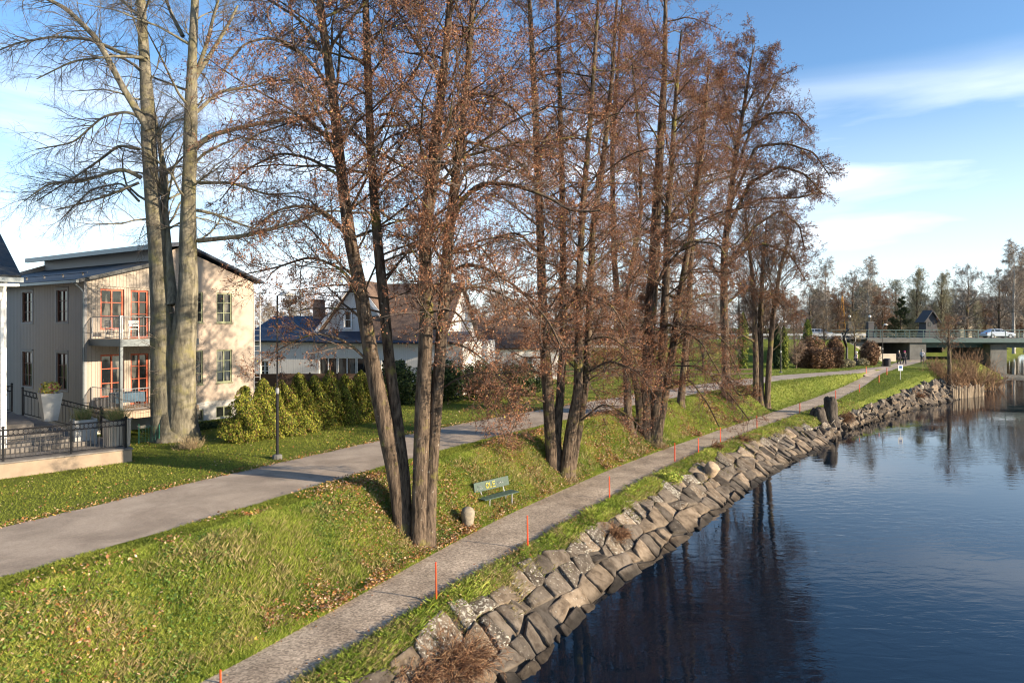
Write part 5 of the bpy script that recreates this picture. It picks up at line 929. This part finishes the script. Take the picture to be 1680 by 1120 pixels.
strokes([[(0, .2), (.3, .9), (.5, .2), (.8, 1), (1, .2)], [(1.2, .1), (1.5, .9), (1.8, .1)], [(1.3, .4), (1.75, .45)], [(2.0, .1), (2.1, .9), (2.5, .7), (2.1, .5), (2.6, .1)]], .13, .22, .10, .009, M['white_spray'], 'graffiti')
strokes([[(0, 0), (.2, 1), (.6, .4), (.9, 1), (1.1, 0)], [(1.4, .9), (1.4, 0), (2, .1)]], .13, -.72, .08, .008, M['white_spray'], 'graffiti')
# stone bollard, stumps
def rough_lathe(name, prof, loc, m, label, cat, n=20, amp=.04, top=None):
    V, fs = [], []
    for i, (r, z) in enumerate(prof):
        for k in range(n):
            t = 2 * math.pi * k / n; rr = r * (1 + amp * math.sin(3 * t + z * 3) + amp * .7 * math.sin(7 * t + z * 5) + random.uniform(-amp, amp) * .4); V.append((rr * math.cos(t), rr * math.sin(t), z + (random.uniform(-1, 1) * top if top and i >= len(prof) - 2 else 0)))
    for i in range(len(prof) - 1):
        for k in range(n): fs.append((i * n + k, i * n + (k + 1) % n, (i + 1) * n + (k + 1) % n, (i + 1) * n + k))
    fs.append(tuple(range((len(prof) - 1) * n, len(prof) * n))); o = MB().add(V, fs).build(name, m, smooth=True); o.location = loc; return tag(o, label, cat)
M['bollard'] = mat('granite', (.28, .235, .17), .85, col2=(.16, .14, .11), vscale=7, bump=.01, bscale=25)
rough_lathe('stone_bollard', [(.15, -.1), (.16, .05), (.19, .25), (.215, .42), (.21, .52), (.17, .60), (.09, .645), (.01, .655)], ground(767, 866), M['bollard'], 'rounded granite bollard stone in the grass left of the bench', 'bollard')
M['black_stump'] = bark_mat('dead_wood', (.03, .026, .024), (.10, .085, .07), 5, .05); M['cut_wood'] = mat('cut_wood', (.42, .31, .20), .85, col2=(.25, .19, .13), vscale=8)
rough_lathe('tree_stump', [(.75, -.6), (.62, .0), (.50, .35), (.44, .8), (.42, 1.2), (.40, 1.5), (.30, 1.62), (.02, 1.45)], ground(1362, 689), M['black_stump'], 'tall blackened stump with ragged top between path and river', 'tree stump', amp=.09, top=.12)
rough_lathe('root_stump', [(.7, -.6), (.6, .0), (.45, .4), (.3, .62), (.02, .6)], ground(1342, 684), M['black_stump'], 'low dark root mass leaning against the tall blackened stump', 'tree stump', amp=.12, top=.1)
x, y, z = ground(1160, 779); o = rough_lathe('cut_log', [(.33, -.3), (.32, 0), (.30, .35), (.30, .62), (.27, .66), (.01, .66)], (x, y, z - .05), M['cut_wood'], 'pale cut stump on top of the quay wall', 'tree stump', amp=.07); o.rotation_euler = (R_(28), R_(22), 0)
x, y, z = ground(1143, 786); o = rough_lathe('root_stump', [(.45, -.4), (.4, 0), (.28, .25), (.1, .34), (.01, .34)], (x, y, z - .05), M['black_stump'], 'small dark root stump left of the pale cut stump', 'tree stump', amp=.12)
# sign, bin
x, y, z = ground(1477, 624); o = empty('path_sign', (x, y, z)); tag(o, 'small white and blue notice sign on a post in the grass above the river', 'sign'); MB().tube([(0, 0, -.1), (0, 0, 1.5)], .03, 6).build('post', M['white_metal'], o)
MB().box(-.22, .22, -.05, -.031, .95, 1.5).build('sign_board', M['white'], o); M['sign_blue'] = mat('sign_blue', (.02, .10, .30), .4); MB().box(-.14, .14, -.056, -.051, 1.18, 1.42).build('symbol', M['sign_blue'], o)
x, y, z = ground(1455, 601); o = empty('litter_bin', (x, y, z)); tag(o, 'black round litter bin beside the lamp post near the underpass', 'litter bin'); MB().lathe([(.36, 0), (.40, .05), (.42, .75), (.40, .8)], 14).build('drum', M['black_iron'], o); MB().lathe([(.44, .8), (.44, .86), (.3, .95), (.05, .98)], 14).build('lid', M['black_iron'], o)
# sculpture: a dark winged acrobat on a pale column
x, y, z = ground(1389, 596); o = empty('sculpture', (x, y, z)); tag(o, 'dark bronze sculpture of a leaping figure on a slender pale column among the hedges', 'sculpture'); MB().tube([(0, 0, 0), (.03, 0, 2.1)], [.17, .13], 8).build('column', M['concrete'], o); M['bronze'] = mat('bronze', (.025, .025, .022), .4, metal=.6)
b = MB(); b.tube([(0, 0, 2.0), (-.15, 0, 2.6), (-.3, 0, 3.1), (-.35, 0, 3.6)], [.1, .2, .22, .1], 8); b.tube([(-.3, 0, 3.4), (-.05, 0, 4.1), (.4, 0, 4.35), (.9, 0, 4.2)], [.1, .09, .07, .04], 7); b.tube([(-.35, 0, 3.4), (-.8, 0, 3.1), (-1.1, 0, 3.3)], [.1, .08, .04], 7); b.tube([(-.15, 0, 2.7), (.3, 0, 3.0), (.8, 0, 2.6), (1.2, 0, 2.75)], [.15, .14, .09, .04], 7); b.lathe([(.01, -.17), (.12, -.1), (.15, .02), (.1, .13), (.01, .17)], 8, at=(-.5, 0, 3.75)); b.build('figure', M['bronze'], o, smooth=True)
# ---------------------------------------------------------------- people
M['skin'] = mat('skin', (.5, .32, .24), .6); M['hair'] = mat('grey_hair', (.35, .32, .28), .8)
def skinned(name, pts, edges, rad, m, parent, lv=1):
    me = bpy.data.meshes.new(name); me.from_pydata(pts, edges, []); o = bpy.data.objects.new(name, me); C.objects.link(o); o.parent = parent; me.materials.append(m)
    md = o.modifiers.new('skin', 'SKIN'); sv = me.skin_vertices[0].data if me.skin_vertices else None
    if sv is None: bmx = __import__('bmesh').new(); bmx.from_mesh(me); bmx.verts.layers.skin.verify(); bmx.to_mesh(me); bmx.free(); sv = me.skin_vertices[0].data
    for i, r in enumerate(rad): sv[i].radius = (r, r) if not hasattr(r, '__len__') else r
    sv[0].use_root = True; md.use_smooth_shade = True; s = o.modifiers.new('sub', 'SUBSURF'); s.levels = lv; s.render_levels = lv; return o
def person(loc, rz, label, coat, trousers, stride=.18, hat=None, hair=None, arm=0.0, coatlen=.75):
    o = empty('person', loc, rz); tag(o, label, 'person'); s = stride
    J = dict(pel=(0, 0, .95), sp=(0, .01, 1.15), ch=(0, 0, 1.36), nk=(0, 0, 1.50), hd=(0, -.02, 1.62), tp=(0, -.01, 1.74), lh=(.1, 0, .90), lk=(.1, -s * .5, .5), la=(.1, -s + .02, .09), lt=(.1, -s - .16, .05), rh=(-.1, 0, .90), rk=(-.1, s * .2, .5), ra=(-.1, s + .06, .11), rt=(-.1, s - .1, .04),
             ls=(.19, 0, 1.42), le=(.25, .06 * (1 - arm), 1.14), lw=(.22, -.10 - .14 * arm, .92 + .16 * arm), lf=(.21, -.15 - .18 * arm, .84 + .2 * arm), rs=(-.19, 0, 1.42), re=(-.25, .05, 1.14), rw=(-.23, -.08 - .14 * arm, .92 + .16 * arm), rf=(-.22, -.12 - .18 * arm, .84 + .2 * arm))
    k = list(J); R0 = dict(pel=.13, sp=.12, ch=.14, nk=.05, hd=.095, tp=.06, lh=.09, lk=.06, la=.04, lt=.03, rh=.09, rk=.06, ra=.04, rt=.03, ls=.06, le=.042, lw=.03, lf=.028, rs=.06, re=.042, rw=.03, rf=.028)
    E = [('pel', 'sp'), ('sp', 'ch'), ('ch', 'nk'), ('nk', 'hd'), ('hd', 'tp'), ('pel', 'lh'), ('lh', 'lk'), ('lk', 'la'), ('la', 'lt'), ('pel', 'rh'), ('rh', 'rk'), ('rk', 'ra'), ('ra', 'rt'), ('ch', 'ls'), ('ls', 'le'), ('le', 'lw'), ('lw', 'lf'), ('ch', 'rs'), ('rs', 're'), ('re', 'rw'), ('rw', 'rf')]
    skinned('body', [J[q] for q in k], [(k.index(a), k.index(b)) for a, b in E], [R0[q] for q in k], M['skin'], o)
    def part(name, keys, edges, g, m, extra={}): P = {**J, **extra}; return skinned(name, [P[q] for q in keys], [(keys.index(a), keys.index(b)) for a, b in edges], [g[q] for q in keys], m, o)
    part('trousers', ['pel', 'lh', 'lk', 'la', 'rh', 'rk', 'ra'], [('pel', 'lh'), ('lh', 'lk'), ('lk', 'la'), ('pel', 'rh'), ('rh', 'rk'), ('rk', 'ra')], dict(pel=.15, lh=.11, lk=.08, la=.07, rh=.11, rk=.08, ra=.07), trousers)
    part('coat', ['sp', 'ch', 'co', 'hem', 'ls', 'le', 'lw', 'rs', 're', 'rw'], [('sp', 'ch'), ('ch', 'co'), ('sp', 'hem'), ('ch', 'ls'), ('ls', 'le'), ('le', 'lw'), ('ch', 'rs'), ('rs', 're'), ('re', 'rw')], dict(sp=.175, ch=.18, co=.09, hem=.19, ls=.095, le=.07, lw=.055, rs=.095, re=.07, rw=.055), coat, dict(co=(0, 0, 1.49), hem=(0, 0, coatlen)))
    MB().lathe([(.01, -.12), (.09, -.10), (.115, 0), (.10, .08), (.05, .13), (.01, .135)], 10, at=(0, .015, 1.69)).build('hat' if hat else 'hair', hat or hair or M['hair'], o, smooth=True)
    b = MB(); 
    for sx_ in (-1, 1): b.tube([(sx_ * .1, (-s if sx_ > 0 else s) + .06, .05), (sx_ * .1, (-s if sx_ > 0 else s) - .16, .035)], [.055, .045], 7)
    b.build('shoes', M['black_iron'], o); return o
cl = lambda n, c: mat(n, c, .9)
M['pale_coat'] = cl('pale_pink_coat', (.55, .42, .38)); M['dark_coat'] = cl('dark_coat', (.02, .02, .025)); M['dark_trousers'] = cl('dark_trousers', (.03, .03, .04)); M['magenta'] = cl('magenta_wool', (.35, .03, .15)); M['grey_coat'] = cl('grey_jacket', (.42, .42, .44)); M['white_hat'] = cl('white_wool', (.7, .68, .66))
x, y, z = ground(1405, 601); person((x, y, z), R_(-100), 'person in a long pale pink coat and light hat standing by the sculpture', M['pale_coat'], M['dark_trousers'], .03, hat=M['white_hat'], arm=.8, coatlen=.68)
x, y, z = ground(1475, 598); person((x, y, z), R_(10), 'person in dark coat with light hair walking, left of the pair on the path', M['dark_coat'], M['dark_trousers'], .16)
x, y, z = ground(1484, 598.5); person((x, y, z), R_(-8), 'person in black coat with magenta hat walking, right of the pair', M['dark_coat'], M['dark_trousers'], .2, hat=M['magenta'])
x, y, z = ground(1513, 595.5); person((x, y, z), R_(160), 'person in light grey jacket walking towards the underpass', M['grey_coat'], M['dark_trousers'], .2, hair=M['hair'])
# ---------------------------------------------------------------- shrubs, hedges, saplings
M['needle'] = mat('conifer_spray', (1, 1, 1), .7, spec=.25, attr=True, trans=.15)
def bush(name, loc, rx, ry, h, n, pal, label, cat, group=None, size=.05, shape='egg', seed=0, lump=.25, up=.3, rz=0, part='foliage', stem=True):
    """a shrub of many small leaf-sized faces spread through its outer volume"""
    r = np.random.default_rng(seed + 100); d = unit(r.normal(0, 1, (n, 3))); k = r.uniform(0, 1, n) ** .35
    if shape == 'cone': t = r.uniform(0, 1, n) ** 1.25; rad = (1 - t) ** .6 * (.75 + .25 * np.minimum(1, t * 8)); a = r.uniform(0, 2 * np.pi, n); lm = 1 + lump * np.sin(a * 3 + t * 9 + seed) * .5 + lump * vnoise(a * 2, t * 6, 1, seed); c = np.stack([np.cos(a) * rad * rx * k * lm, np.sin(a) * rad * ry * k * lm, t * h], 1); d = unit(np.stack([np.cos(a), np.sin(a), 0 * a + .8], 1))
    elif shape == 'column': t = r.uniform(0, 1, n); rad = np.minimum(1, (1 - t) * 3.2) ** .6; a = r.uniform(0, 2 * np.pi, n); lm = 1 + lump * vnoise(a * 2, t * 8, 1, seed); c = np.stack([np.cos(a) * rad * rx * k * lm, np.sin(a) * rad * ry * k * lm, t * h], 1); d = unit(np.stack([np.cos(a), np.sin(a), 0 * a + 1.2], 1))
    elif shape == 'box': c = np.sign(d) * np.minimum(1, np.abs(d) * 1.5); c = c * k[:, None]; c = c * [rx, ry, h / 2] * (1 + lump * .3 * vnoise(c[:, 0] * 5, c[:, 1] * 5 + c[:, 2] * 4, 1, seed))[:, None] + [0, 0, h / 2]
    else: lm = 1 + lump * vnoise(d[:, 0] * 3 + 5, d[:, 1] * 3 + d[:, 2] * 3, 1, seed) + lump * .4 * vnoise(d[:, 0] * 8, d[:, 2] * 8, 1, seed + 3); c = d * (k * lm)[:, None] * [rx, ry, h * .55] + [0, 0, h * .48]; c[:, 2] = np.maximum(c[:, 2], .02)
    nn = unit(d + r.normal(0, .5, (n, 3))); a = unit(np.cross(nn, r.normal(0, 1, (n, 3)) + [0, 0, up * 4])); b = unit(np.cross(nn, a)); s = (size * r.uniform(.6, 1.4, n))[:, None]
    if up > .5: a, b = b, a
    V = np.stack([c - a * s, c + b * s * .55, c + a * s, c - b * s * .55], 1).reshape(-1, 3); pal = np.array(pal); cl_ = pal[r.integers(0, len(pal), n)] * r.uniform(.7, 1.3, n)[:, None]
    root = empty(name, loc, rz); tag(root, label, cat, group); np_mesh(part, V, np.arange(n)[:, None] * 4 + [[0, 1, 2, 3]], M['needle'], root, col=np.repeat(cl_, 4, 0))
    if stem: MB().tube([(0, 0, -.2), (.02, 0, h * .35), (0, .03, h * .7)], [.06, .05, .02], 6).build('stem', M['alder_bark'], root)
    return root
TH = [(.16, .19, .018), (.25, .26, .03), (.09, .12, .015), (.30, .28, .045), (.04, .06, .012), (.14, .08, .03)]
places = [(402, 724, 2.2), (432, 719, 2.45), (462, 713, 2.3), (490, 708, 2.55), (516, 704, 2.4), (541, 700, 2.6), (566, 696, 2.35), (592, 692, 2.5), (614, 688, 2.3)]
td = ['leftmost thuja of the row, next to the beige house', 'second thuja from the house, left of the lamp post', 'thuja directly behind the lamp post', 'bright thuja just right of the lamp post', 'fifth thuja of the row from the house', 'tallest looking thuja in the middle right of the row', 'thuja third from the alder end of the row', 'thuja second from the alder end of the row', 'last thuja of the row, behind the leaning alder pair']
for i, ((px, py, h), l) in enumerate(zip(places, td)): bush('thuja_shrub', ground(px, py), .82, .75, h, 15000, TH, 'yellow green ' + l, 'conifer', 'thuja row in front of the wooden fence', .038, 'cone', i, .6, .8)
DK = [(.03, .05, .015), (.05, .08, .02), (.02, .035, .012), (.08, .10, .03)]
for i, (px, Y, w_, h, l) in enumerate([(655, 41, 1.3, 2.5, 'dark green clipped bush between the nearest alder stems'), (735, 42, 1.6, 2.6, 'dark green bush right of the nearest alder stems'), (790, 43, 1.5, 2.3, 'rounded dark bush at the end of the dark shrubbery'), (850, 46, 1.8, 2.2, 'dark bush behind the low alder twigs, left of the broad clump')]):
    X = (px - CX) / F * Y; bush('evergreen_bush', (X, Y, float(gz(X, Y))), w_, 1.1, h, 6000, DK, l, 'bush', 'dark evergreen bushes along the back of the lawn', .08, 'egg', i + 20)
YG = [(.20, .24, .03), (.12, .16, .03), (.28, .29, .05), (.05, .08, .02)]
for i, (px, py, h, r_, l) in enumerate([(1219, 605, 6.2, .55, 'tall columnar conifer left of the three slim trunks'), (1276, 606, 4.9, .5, 'dark columnar conifer just left of the park lamp post'), (1287, 606, 4.6, .42, 'yellow green columnar conifer right of the park lamp post'), (1325, 590, 5.2, .6, 'columnar conifer beside the brown hedge')]):
    bush('columnar_conifer', ground(px, py), r_, r_, h, 5000, YG if i != 1 else DK, l, 'conifer', 'columnar conifers in the park', .10, 'column', i + 30, .2, .8)
BH = [(.12, .065, .035), (.17, .09, .045), (.09, .05, .03), (.21, .12, .06)]
for i, (px, py, rx, ry, h, sh, l) in enumerate([(1322, 604, 1.1, 1, 2.4, 'box', 'left block of the clipped brown beech hedge'), (1345, 605, 1.2, 1, 2.2, 'box', 'middle block of the clipped brown beech hedge'), (1366, 604, .9, 1, 2.3, 'box', 'right block of the clipped brown beech hedge'), (1331, 597, 1.9, 1.6, 3.6, 'egg', 'big brown domed beech shrub behind the clipped hedge'), (1370, 597, 1.1, 1, 3.4, 'egg', 'narrow brown domed beech shrub left of the sculpture'), (1427, 600, 1.25, 1.2, 3.1, 'egg', 'round brown beech ball right of the person in the pale coat')]):
    bush('beech_shrub', ground(px, py), rx, ry, h, 4500, BH, l, 'shrub', 'brown clipped beech shrubs in the park', .11, sh, i + 40, .12)
SG = [(.20, .17, .09), (.14, .14, .09), (.26, .22, .13)]
for i, (px, py, l) in enumerate([(1376, 604, 'low sage coloured shrub in front of the sculpture, left one'), (1391, 603, 'low sage coloured shrub in front of the sculpture, right one'), (1413, 601, 'low grey green shrub behind the person in the pale coat')]): bush('low_shrub', ground(px, py), .95, .7, 1.0, 2500, SG, l, 'shrub', 'low shrubs by the sculpture', .08, 'egg', i + 50, .2)
bush('low_hedge', (*(lambda q: (q[0], q[1]))(ground(372, 700)), 2.4), 2.2, .5, .55, 4000, DK, 'low dark clipped hedge under the basement windows of the beige house', 'hedge', None, .06, 'box', 60, rz=R_(30))
bush('sprig_bush', ground(1103, 795), .45, .4, .55, 500, [(.3, .36, .05), (.2, .28, .04), (.4, .4, .08)], 'small yellow green sprig growing from the top of the quay wall', 'shrub', None, .05, 'egg', 61)
def twig_bush(name, loc, n, h, spread, pal, label, cat='bush', group=None, g=.03, rt=.008, lvl=2, droop=0, away=None):
    root = empty(name, loc); tag(root, label, cat, group); a = rng.uniform(0, 2 * np.pi, n); S = np.stack([rng.normal(0, spread * .25, n), rng.normal(0, spread * .25, n), np.full(n, -.1)], 1); lean = rng.uniform(.1, 1, n) * spread / h
    D = np.stack([np.cos(a) * lean, np.sin(a) * lean, np.ones(n)], 1)
    if away is not None: D = D + np.array(away)
    L = h * rng.uniform(.6, 1.15, n); P, Rd = grow(S, D, L, np.full(n, rt * 2), 5, .12, g, .7); pal = np.array(pal); parts = []; v, q = tubes(P, Rd, 3); parts.append((v, q, np.repeat(pal[rng.integers(0, len(pal), n)], 18, 0)))
    for i in range(lvl):
        S, D, L, r, par, t = branch(P, Rd, 6 if i == 0 else 5, .2, 1, 32, .45, L, .6, rt * .6); P, Rd = grow(S, D, L, np.full(len(L), rt * (.8 if i == 0 else .6)), 3, .15, g if not droop else droop, .5); v, q = ribbons(P, Rd); parts.append((v, q, np.repeat(pal[rng.integers(0, len(pal), len(P))] * rng.uniform(.7, 1.3, (len(P), 1)), 8, 0)))
    V, Q, Cc = merge(parts); np_mesh('twigs', V, Q, M['twig'], root, col=Cc); return root
TAN = [(.26, .155, .085), (.19, .115, .065), (.32, .2, .115), (.13, .08, .05)]
for i, (px, Y, n, h, sp, l) in enumerate([(1556, 74, 90, 2.5, 3.2, 'tan willow bush nearest the leaning dark trunk'), (1578, 77, 90, 2.7, 3.2, 'tan willow bush right behind the timber piles'), (1602, 80, 90, 2.6, 3.2, 'tan willow bush third from the dark trunk'), (1625, 84, 80, 2.4, 3.0, 'tan willow bush closest to the bridge pier'), (1540, 76, 60, 1.8, 1.8, 'thin tan bush at the foot of the grass slope by the underpass'), (1590, 88, 80, 2.9, 3.0, 'tan willow bush in the rear, under the bridge edge')]):
    X = (px - CX) / F * Y; twig_bush('willow_bush', (X, Y, max(.0, float(gz(X, Y)))), n, h, sp, TAN, l, 'bush', 'willow bushes at the river end', rt=.014)
RB = [(.17, .085, .045), (.28, .15, .08), (.10, .05, .03), (.36, .23, .13)]
for px, py, n, h, sp, l in [(738, 1085, 330, .75, 1.15, 'large tangle of dry brown roots hanging over the quay wall in the foreground'), (672, 1112, 120, .5, .7, 'smaller dry brown root tangle left of the large one in the foreground'), (1003, 880, 190, .5, .62, 'reddish brown dry shrub in a gap of the quay wall'), (1170, 735, 60, .5, .5, 'dry brown weeds on top of the wall beyond the pale stump'), (1215, 722, 60, .45, .5, 'dark dry weeds hanging over the wall before the black stump'), (1380, 690, 70, .9, .6, 'tuft of bare straw coloured stalks beside the black stump'), (1500, 650, 80, .8, 1.2, 'dry russet bush on the stones below the notice sign')]:
    x, y, z = ground(px, py); twig_bush('dry_shrub', (x, y, z + .05), n, h, sp, RB, l, 'shrub', 'dry shrubs on the river wall', rt=.006 if y < 30 else .01, g=-.12, away=(.6, -.5, -.1))
for px, py, h, l in [(1080, 735, .5, 'pale dry grass tussock at the foot of the thickest alder clump'), (690, 905, .0, ''), (935, 792, .35, 'pale dry grass tussock at the foot of the broad alder clump'), (310, 735, .5, 'tangle of bare shoots at the foot of the grey beech')]:
    if l: twig_bush('grass_tussock' if 'grass' in l else 'root_shoots', ground(px, py), 160, h, .7, [(.40, .32, .18), (.28, .22, .12), (.2, .14, .09)], l, 'tussock' if 'grass' in l else 'shoots', rt=.005, lvl=1)
# trees beyond the paths
def small_tree(px, py, h, w_, label, pal, name='young_tree', group='young trees on the park lawn', Y=None, **sp):
    x, y, z = ground(px, py) if Y is None else ((px - CX) / F * Y, Y, float(gz((px - CX) / F * Y, Y))); st = [[(x, y, z - .2, w_), (x + .05, y, z + h * .35, w_ * .85), (x - .04, y + .05, z + h * .7, w_ * .5), (x, y, z + h, .01)]]
    d = dict(n1=22, t1=(.35, .98), a1=45, l1=h * .38, g1=(.08,) * 6, n2=6, n3=4, n4=3, bits=.3, rt=.008, bit=.04, l1r=.03, yellow=.0); d.update(sp)
    return add_tree(name, (x, y, z), st, [], d, label, group=group, pal=pal, flare=.2)
GB = [(.16, .12, .09), (.22, .16, .11), (.12, .09, .07)]
small_tree(1128, 622, 4.6, .11, 'young bare tree on the lawn, left of the pair', GB); small_tree(1153, 612, 4.6, .11, 'young bare tree on the lawn, right of the pair, with a mulch ring', GB)
small_tree(1303, 600, 6.4, .12, 'grey bare tree behind the lamp post and left of the brown hedges', GB); small_tree(1306, 605, 2.6, .08, 'low spreading pale twigged tree before the brown hedge', [(.40, .28, .2), (.3, .2, .14)], t1=(.15, .95), l1=1.8, a1=60)
small_tree(1352, 592, 6.0, .13, 'bare tan tree rising from behind the beech hedge', [(.32, .23, .14), (.24, .17, .1)]); small_tree(1402, 596, 6.4, .12, 'bare yellowish tree over the sculpture', [(.34, .28, .14), (.26, .2, .1)])
small_tree(1557, 640, 7.2, .24, 'leaning dark trunk with a reddish cut crown above the willow bushes', [(.32, .18, .1), (.24, .13, .08)], name='pollard_tree', Y=73, t1=(.5, 1), l1=2.6)
# ---------------------------------------------------------------- background trees: five kinds, built once and copied
def proto(kind):
    r = dict(birch=dict(h=17, n=30, sp=dict(a1=38, t1=(.25, 1), l1=4.2, g1=(.12, .08, .0, -.05, -.1, -.12), n2=8, n3=6, n4=3, l4=.7, g=-.1, up4=-.2, bits=.5, rt=.016, bit=.07, wood=(.2, .17, .14)), bark='pale_bark', pal=[(.32, .26, .20), (.25, .19, .15), (.38, .32, .24)]),
             brown=dict(h=14, n=34, sp=dict(a1=48, t1=(.15, 1), l1=4.6, g1=(.1,) * 6, n2=8, n3=6, n4=3, l4=.6, bits=.8, rt=.018, bit=.09, wood=(.13, .09, .07)), bark='alder_bark', pal=[(.27, .16, .10), (.20, .12, .08), (.33, .20, .12)]),
             poplar=dict(h=15, n=34, sp=dict(a1=26, t1=(.12, .97), l1=5.5, g1=(.16,) * 6, n2=8, n3=5, n4=3, l4=.7, up4=.2, bits=.6, rt=.017, bit=.08, wood=(.2, .19, .13)), bark='alder_bark', pal=[(.34, .32, .2), (.26, .25, .16), (.4, .37, .25)]),
             grey=dict(h=12, n=30, sp=dict(a1=42, t1=(.2, 1), l1=4.6, g1=(.08,) * 6, n2=8, n3=6, n4=2, l4=.6, bits=.3, rt=.018, bit=.07, wood=(.12, .11, .10)), bark='alder_bark', pal=[(.23, .20, .17), (.17, .15, .13), (.28, .24, .19)]),
             pine=dict(h=13, n=40, sp=dict(a1=70, t1=(.2, 1), l1=3.2, prof=[1, 1, .8, .45, .15], g1=(-.02,) * 6, n2=10, n3=6, n4=3, l4=.4, bits=2.5, rt=.012, bit=.10, wood=(.06, .06, .04)), bark='alder_bark', pal=[(.04, .055, .025), (.06, .075, .03), (.03, .04, .02)]))[kind]
    st = [[(0, 0, -.3, .26), (.15, 0, r['h'] * .4, .19), (-.1, .1, r['h'] * .75, .1), (0, 0, r['h'], .015)]]
    sp = dict(n1=r['n'], l1r=.07, yellow=0); sp.update(r['sp']); o = add_tree(kind + '_tree', (0, 0, 0), st, [], sp, 'x', bark=r['bark'], pal=r['pal'], flare=.3); o['_h'] = r['h']; return o
protos = {k: proto(k) for k in ('birch', 'brown', 'poplar', 'grey', 'pine')}; used = set()
def bg_tree(kind, px, Y, top, label, group, wide=1.0):
    X = (px - CX) / F * Y; z = float(gz(X, Y)) if Y < 96 else 2.0; h = HC - (top - HY) / F * Y - z; p = protos[kind]; s = h / p['_h']
    if kind in used: c = copy_tree(p)
    else: c = p; used.add(kind)
    c.location = (X, Y, z); c.rotation_euler = (0, 0, random.uniform(0, 6.28)); c.scale = (s * wide, s * wide, s); tag(c, label, 'tree', group); return c
g1 = 'bare trees beyond the bridge'
prof = np.array([(1325, 470), (1340, 455), (1355, 436), (1370, 470), (1382, 466), (1400, 456), (1425, 434), (1450, 462), (1470, 475), (1485, 462), (1505, 455), (1520, 465), (1545, 455), (1565, 450), (1590, 452), (1612, 462), (1630, 470), (1645, 452), (1662, 412), (1680, 420), (1700, 430)], float)
key = [('birch', 1355, 150, 434, 'tall pale birch at the left of the far treeline'), ('birch', 1425, 140, 432, 'tallest pale birch with white forking trunk, over the bridge pillars'), ('birch', 1663, 150, 408, 'tall pale birch by the right edge of the picture'), ('birch', 1682, 155, 420, 'pale birch cut by the right edge of the picture'), ('pine', 1478, 135, 490, 'dark green pine left of the bridge hut'), ('grey', 1588, 135, 450, 'grey spreading bare tree right of the bridge hut'), ('grey', 1400, 165, 458, 'dark spreading tree between the two tallest birches'), ('poplar', 1505, 165, 452, 'greenish upright bare tree left of the bridge hut'), ('poplar', 1545, 165, 458, 'greenish upright bare tree behind the bridge hut'), ('brown', 1375, 145, 478, 'brown bare tree beside the yellow mast'), ('brown', 1448, 145, 478, 'russet bare tree right of the tallest birch'), ('grey', 1640, 140, 456, 'dark spreading tree left of the right edge birches'), ('poplar', 1470, 170, 468, 'greenish upright bare tree behind the dark pine')]
for k, px, Y, top, l in key: bg_tree(k, px, Y, top, l, g1)
random.seed(5)
ORD = ['first', 'second', 'third', 'fourth', 'fifth', 'sixth', 'seventh', 'eighth', 'ninth', 'tenth', 'eleventh', 'twelfth', 'thirteenth', 'fourteenth', 'fifteenth']
cnt = {}
def place(px, zones):
    z = [n for lim, n in zones if px < lim][0]; cnt[z] = cnt.get(z, 0) + 1; return ORD[min(cnt[z], 15) - 1] + ' from the left ' + z
Z1 = [(1395, 'behind the yellow mast'), (1460, 'behind the lamp pillars'), (1530, 'behind the bridge hut'), (1600, 'behind the cream building'), (9999, 'behind the hatchback')]
Z2 = [(530, 'over the navy sheet roof'), (680, 'behind the white gable'), (800, 'behind the dark roofed cottage'), (1000, 'behind the broad alder clump'), (1160, 'behind the thickest alder clump'), (9999, 'behind the columnar conifers')]
Z3 = [(1570, 'under the left bridge span'), (1630, 'between willows and bridge pier'), (9999, 'beyond the bridge pier')]
for i in range(52):
    px = 1318 + i * 7.4 + random.uniform(-4, 4); t = float(np.interp(px, prof[:, 0], prof[:, 1])) + random.uniform(22, 46); k = random.choice(['brown', 'brown', 'grey', 'poplar', 'birch']); bg_tree(k, px, random.uniform(165, 215), t, {'brown': 'russet', 'grey': 'dark grey', 'poplar': 'greenish', 'birch': 'pale'}[k] + ' treeline tree, ' + place(px, Z1), g1, 1.15)
g2 = 'bare trees behind the houses'
for i in range(48):
    px = 395 + i * 19.8 + random.uniform(-7, 7); t = 492 + random.uniform(-10, 18) - (8 if px > 900 else 0); k = random.choice(['brown', 'brown', 'grey', 'birch']); bg_tree(k, px, random.uniform(120, 175), t, {'brown': 'russet', 'grey': 'dark grey', 'birch': 'pale'}[k] + ' bare skyline tree, ' + place(px, Z2), g2, 1.4)
for i in range(16):
    px = 1500 + i * 13 + random.uniform(-4, 4); k = random.choice(['brown', 'grey']); bg_tree(k, px, random.uniform(205, 235), 512 + random.uniform(-6, 8), {'brown': 'low russet', 'grey': 'low grey', 'pine': 'low evergreen'}[k] + ' far bank tree, ' + place(px, Z3), 'low trees on the far river bank', 2.2)
# pale buildings between the far trees
M['cream_board2'] = M['cream_wall']
for px, Y, L, h, l in [(1440, 190, 24, 6.2, 'long cream building left of the bridge hut, behind the trees'), (1535, 200, 10, 6.0, 'cream building just right of the bridge hut'), (1588, 195, 8, 6.6, 'cream building behind the silver hatchback'), (1385, 180, 6, 4.4, 'small pale building behind the yellow mast')]:
    long_house(px, Y, L, h, l, 'distant_building', m='cream_wall', rm='clay', n=max(2, int(L / 4)), z=2)
